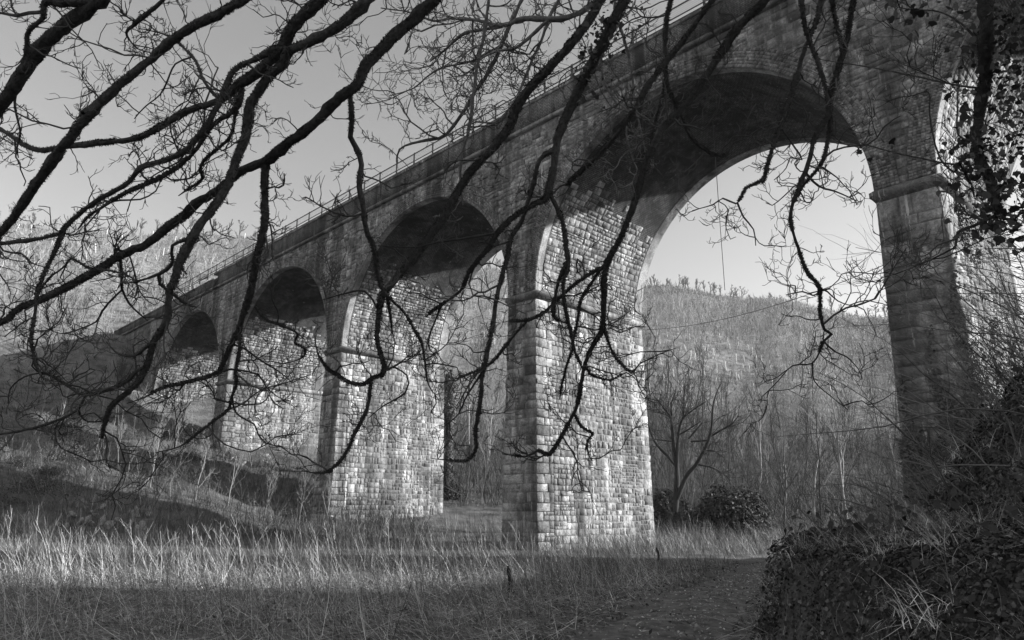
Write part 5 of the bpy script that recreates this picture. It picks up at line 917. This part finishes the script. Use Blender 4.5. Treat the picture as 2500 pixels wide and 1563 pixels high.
for j, (u, d, lab, sz, N, tone) in enumerate(((165, 52, 'pale catkin bush on the left slope', (1.9, 1.6, 1.3), 1700, (5, 11)), (170, 62, 'spotty light-leaved bush higher up the left slope', (2.2, 2.0, 1.8), 1200, (3, 7)))):
    rv = ray(u, 1085); rv = rv / math.hypot(rv[0], rv[1]); x, y = CAM[0] + rv[0] * d, CAM[1] + rv[1] * d; o = thing('catkin_bush', lab, 'bush'); s = Soup(); leaf_blob(s, (x, y, float(H(x, y)) + .1), sz, N, (.035, .08), 30 + j, tone, OVAL, OVAL_F); s.build('catkins', MAT['evergreen'], o, kind='stuff')
    t = Soup(); n = 70; P1, R1 = grow(np.tile([[x, y, float(H(x, y))]], (n, 1)) + rng.normal(size=(n, 3)) * .3 * np.array([1, 1, 0]), norm(rng.normal(size=(n, 3)) * np.array([1, 1, .4]) + np.array([[0, 0, .8]])), rng.uniform(.7, 1.3, n) * sz[0], np.full(n, .015), 6, .15, (0, 0, .05), .7); t.tubes(P1, R1, 3); t.build('stems', MAT['twig'], o, kind='stuff')
# rubble along the foot of the left slope and by the second pier
def rock_mesh(seed):
    r = np.random.default_rng(seed); v = norm(r.normal(size=(14, 3)))
    import bmesh
    bm = bmesh.new()
    for a in v: bm.verts.new(a * np.array([1, .8, .6]) * r.uniform(.8, 1.15))
    bmesh.ops.convex_hull(bm, input=bm.verts); me = bpy.data.meshes.new('rubble_stone'); bm.to_mesh(me); bm.free(); at_ = me.attributes.new('tone', 'FLOAT', 'POINT'); at_.data.foreach_set('value', np.full(len(me.vertices), r.uniform(.7, 1.2), np.float32)); me.materials.append(MAT['rubble']); return me
RM = [rock_mesh(i) for i in range(6)]
for i in range(46):
    if i < 30: u, d, lab, grp = rng.uniform(130, 370), rng.uniform(40.6, 42.6), 'grey rubble stone in the broken scarp below the left slope', 'rubble along the scarp'
    else: u, d, lab, grp = rng.uniform(540, 680), rng.uniform(52, 60), 'loose grey stone on the grass below the second bright pier', 'loose stones below the pier'
    rv = ray(u, 1250); rv = rv / math.hypot(rv[0], rv[1]); x, y = CAM[0] + rv[0] * d, CAM[1] + rv[1] * d
    o = new_obj('rubble_stone', RM[i % 6], None, None, label=lab, category='stone', group=grp); o.location = (x, y, float(H(x, y)) + .08); sc = rng.uniform(.12, .34); o.scale = (sc * 1.3, sc, sc); o.rotation_euler = tuple(rng.uniform(0, 3, 3))
# broken stakes standing in the meadow
for (u, v, h_, lab) in ((1243, 1452, .52, 'charred-looking broken stake standing in the weeds near the path'), (1606, 1372, .45, 'short dark broken stump in the grass before the main pier'), (1577, 1335, .5, 'thin dark stake among stalks at the corner of the main pier')):
    rv = ray(u, v); tt_ = (0 - CAM[2]) / rv[2]; p = CAM + rv * tt_; g = float(H(p[0], p[1])); n = 7; z = np.linspace(-.1, h_, n); P = np.column_stack([p[0] + .04 * np.sin(z * 9), p[1] + 0 * z, g + z]); r_ = np.array([.05, .05, .045, .05, .04, .045, .015]) * (1 if h_ > .48 else .8)
    V, Qf = tubes(P[None], r_[None], 7); V += rng.normal(size=V.shape) * .006; new_obj('broken_stake', mesh_np('broken_stake', V, [Qf], np.full(len(V), .5)), MAT['bark'], label=lab, category='stake')

# ------------------------------------------------------------------ valley haze: even thin air round the camera and the whole scene
hz = bpy.data.materials.new('thin_haze'); hz.use_nodes = True; hn = hz.node_tree; hn.nodes.clear()
pv = hn.nodes.new('ShaderNodeVolumePrincipled'); pv.inputs['Color'].default_value = (.9, .9, .9, 1); pv.inputs['Density'].default_value = .0004; pv.inputs['Anisotropy'].default_value = .2
ho = hn.nodes.new('ShaderNodeOutputMaterial'); hn.links.new(pv.outputs[0], ho.inputs['Volume'])
new_obj('haze', box_mesh('haze', [(-1250, 1250, -1250, 1250, -4, 95)]), hz, kind='stuff', label='thin even valley haze', category='haze')
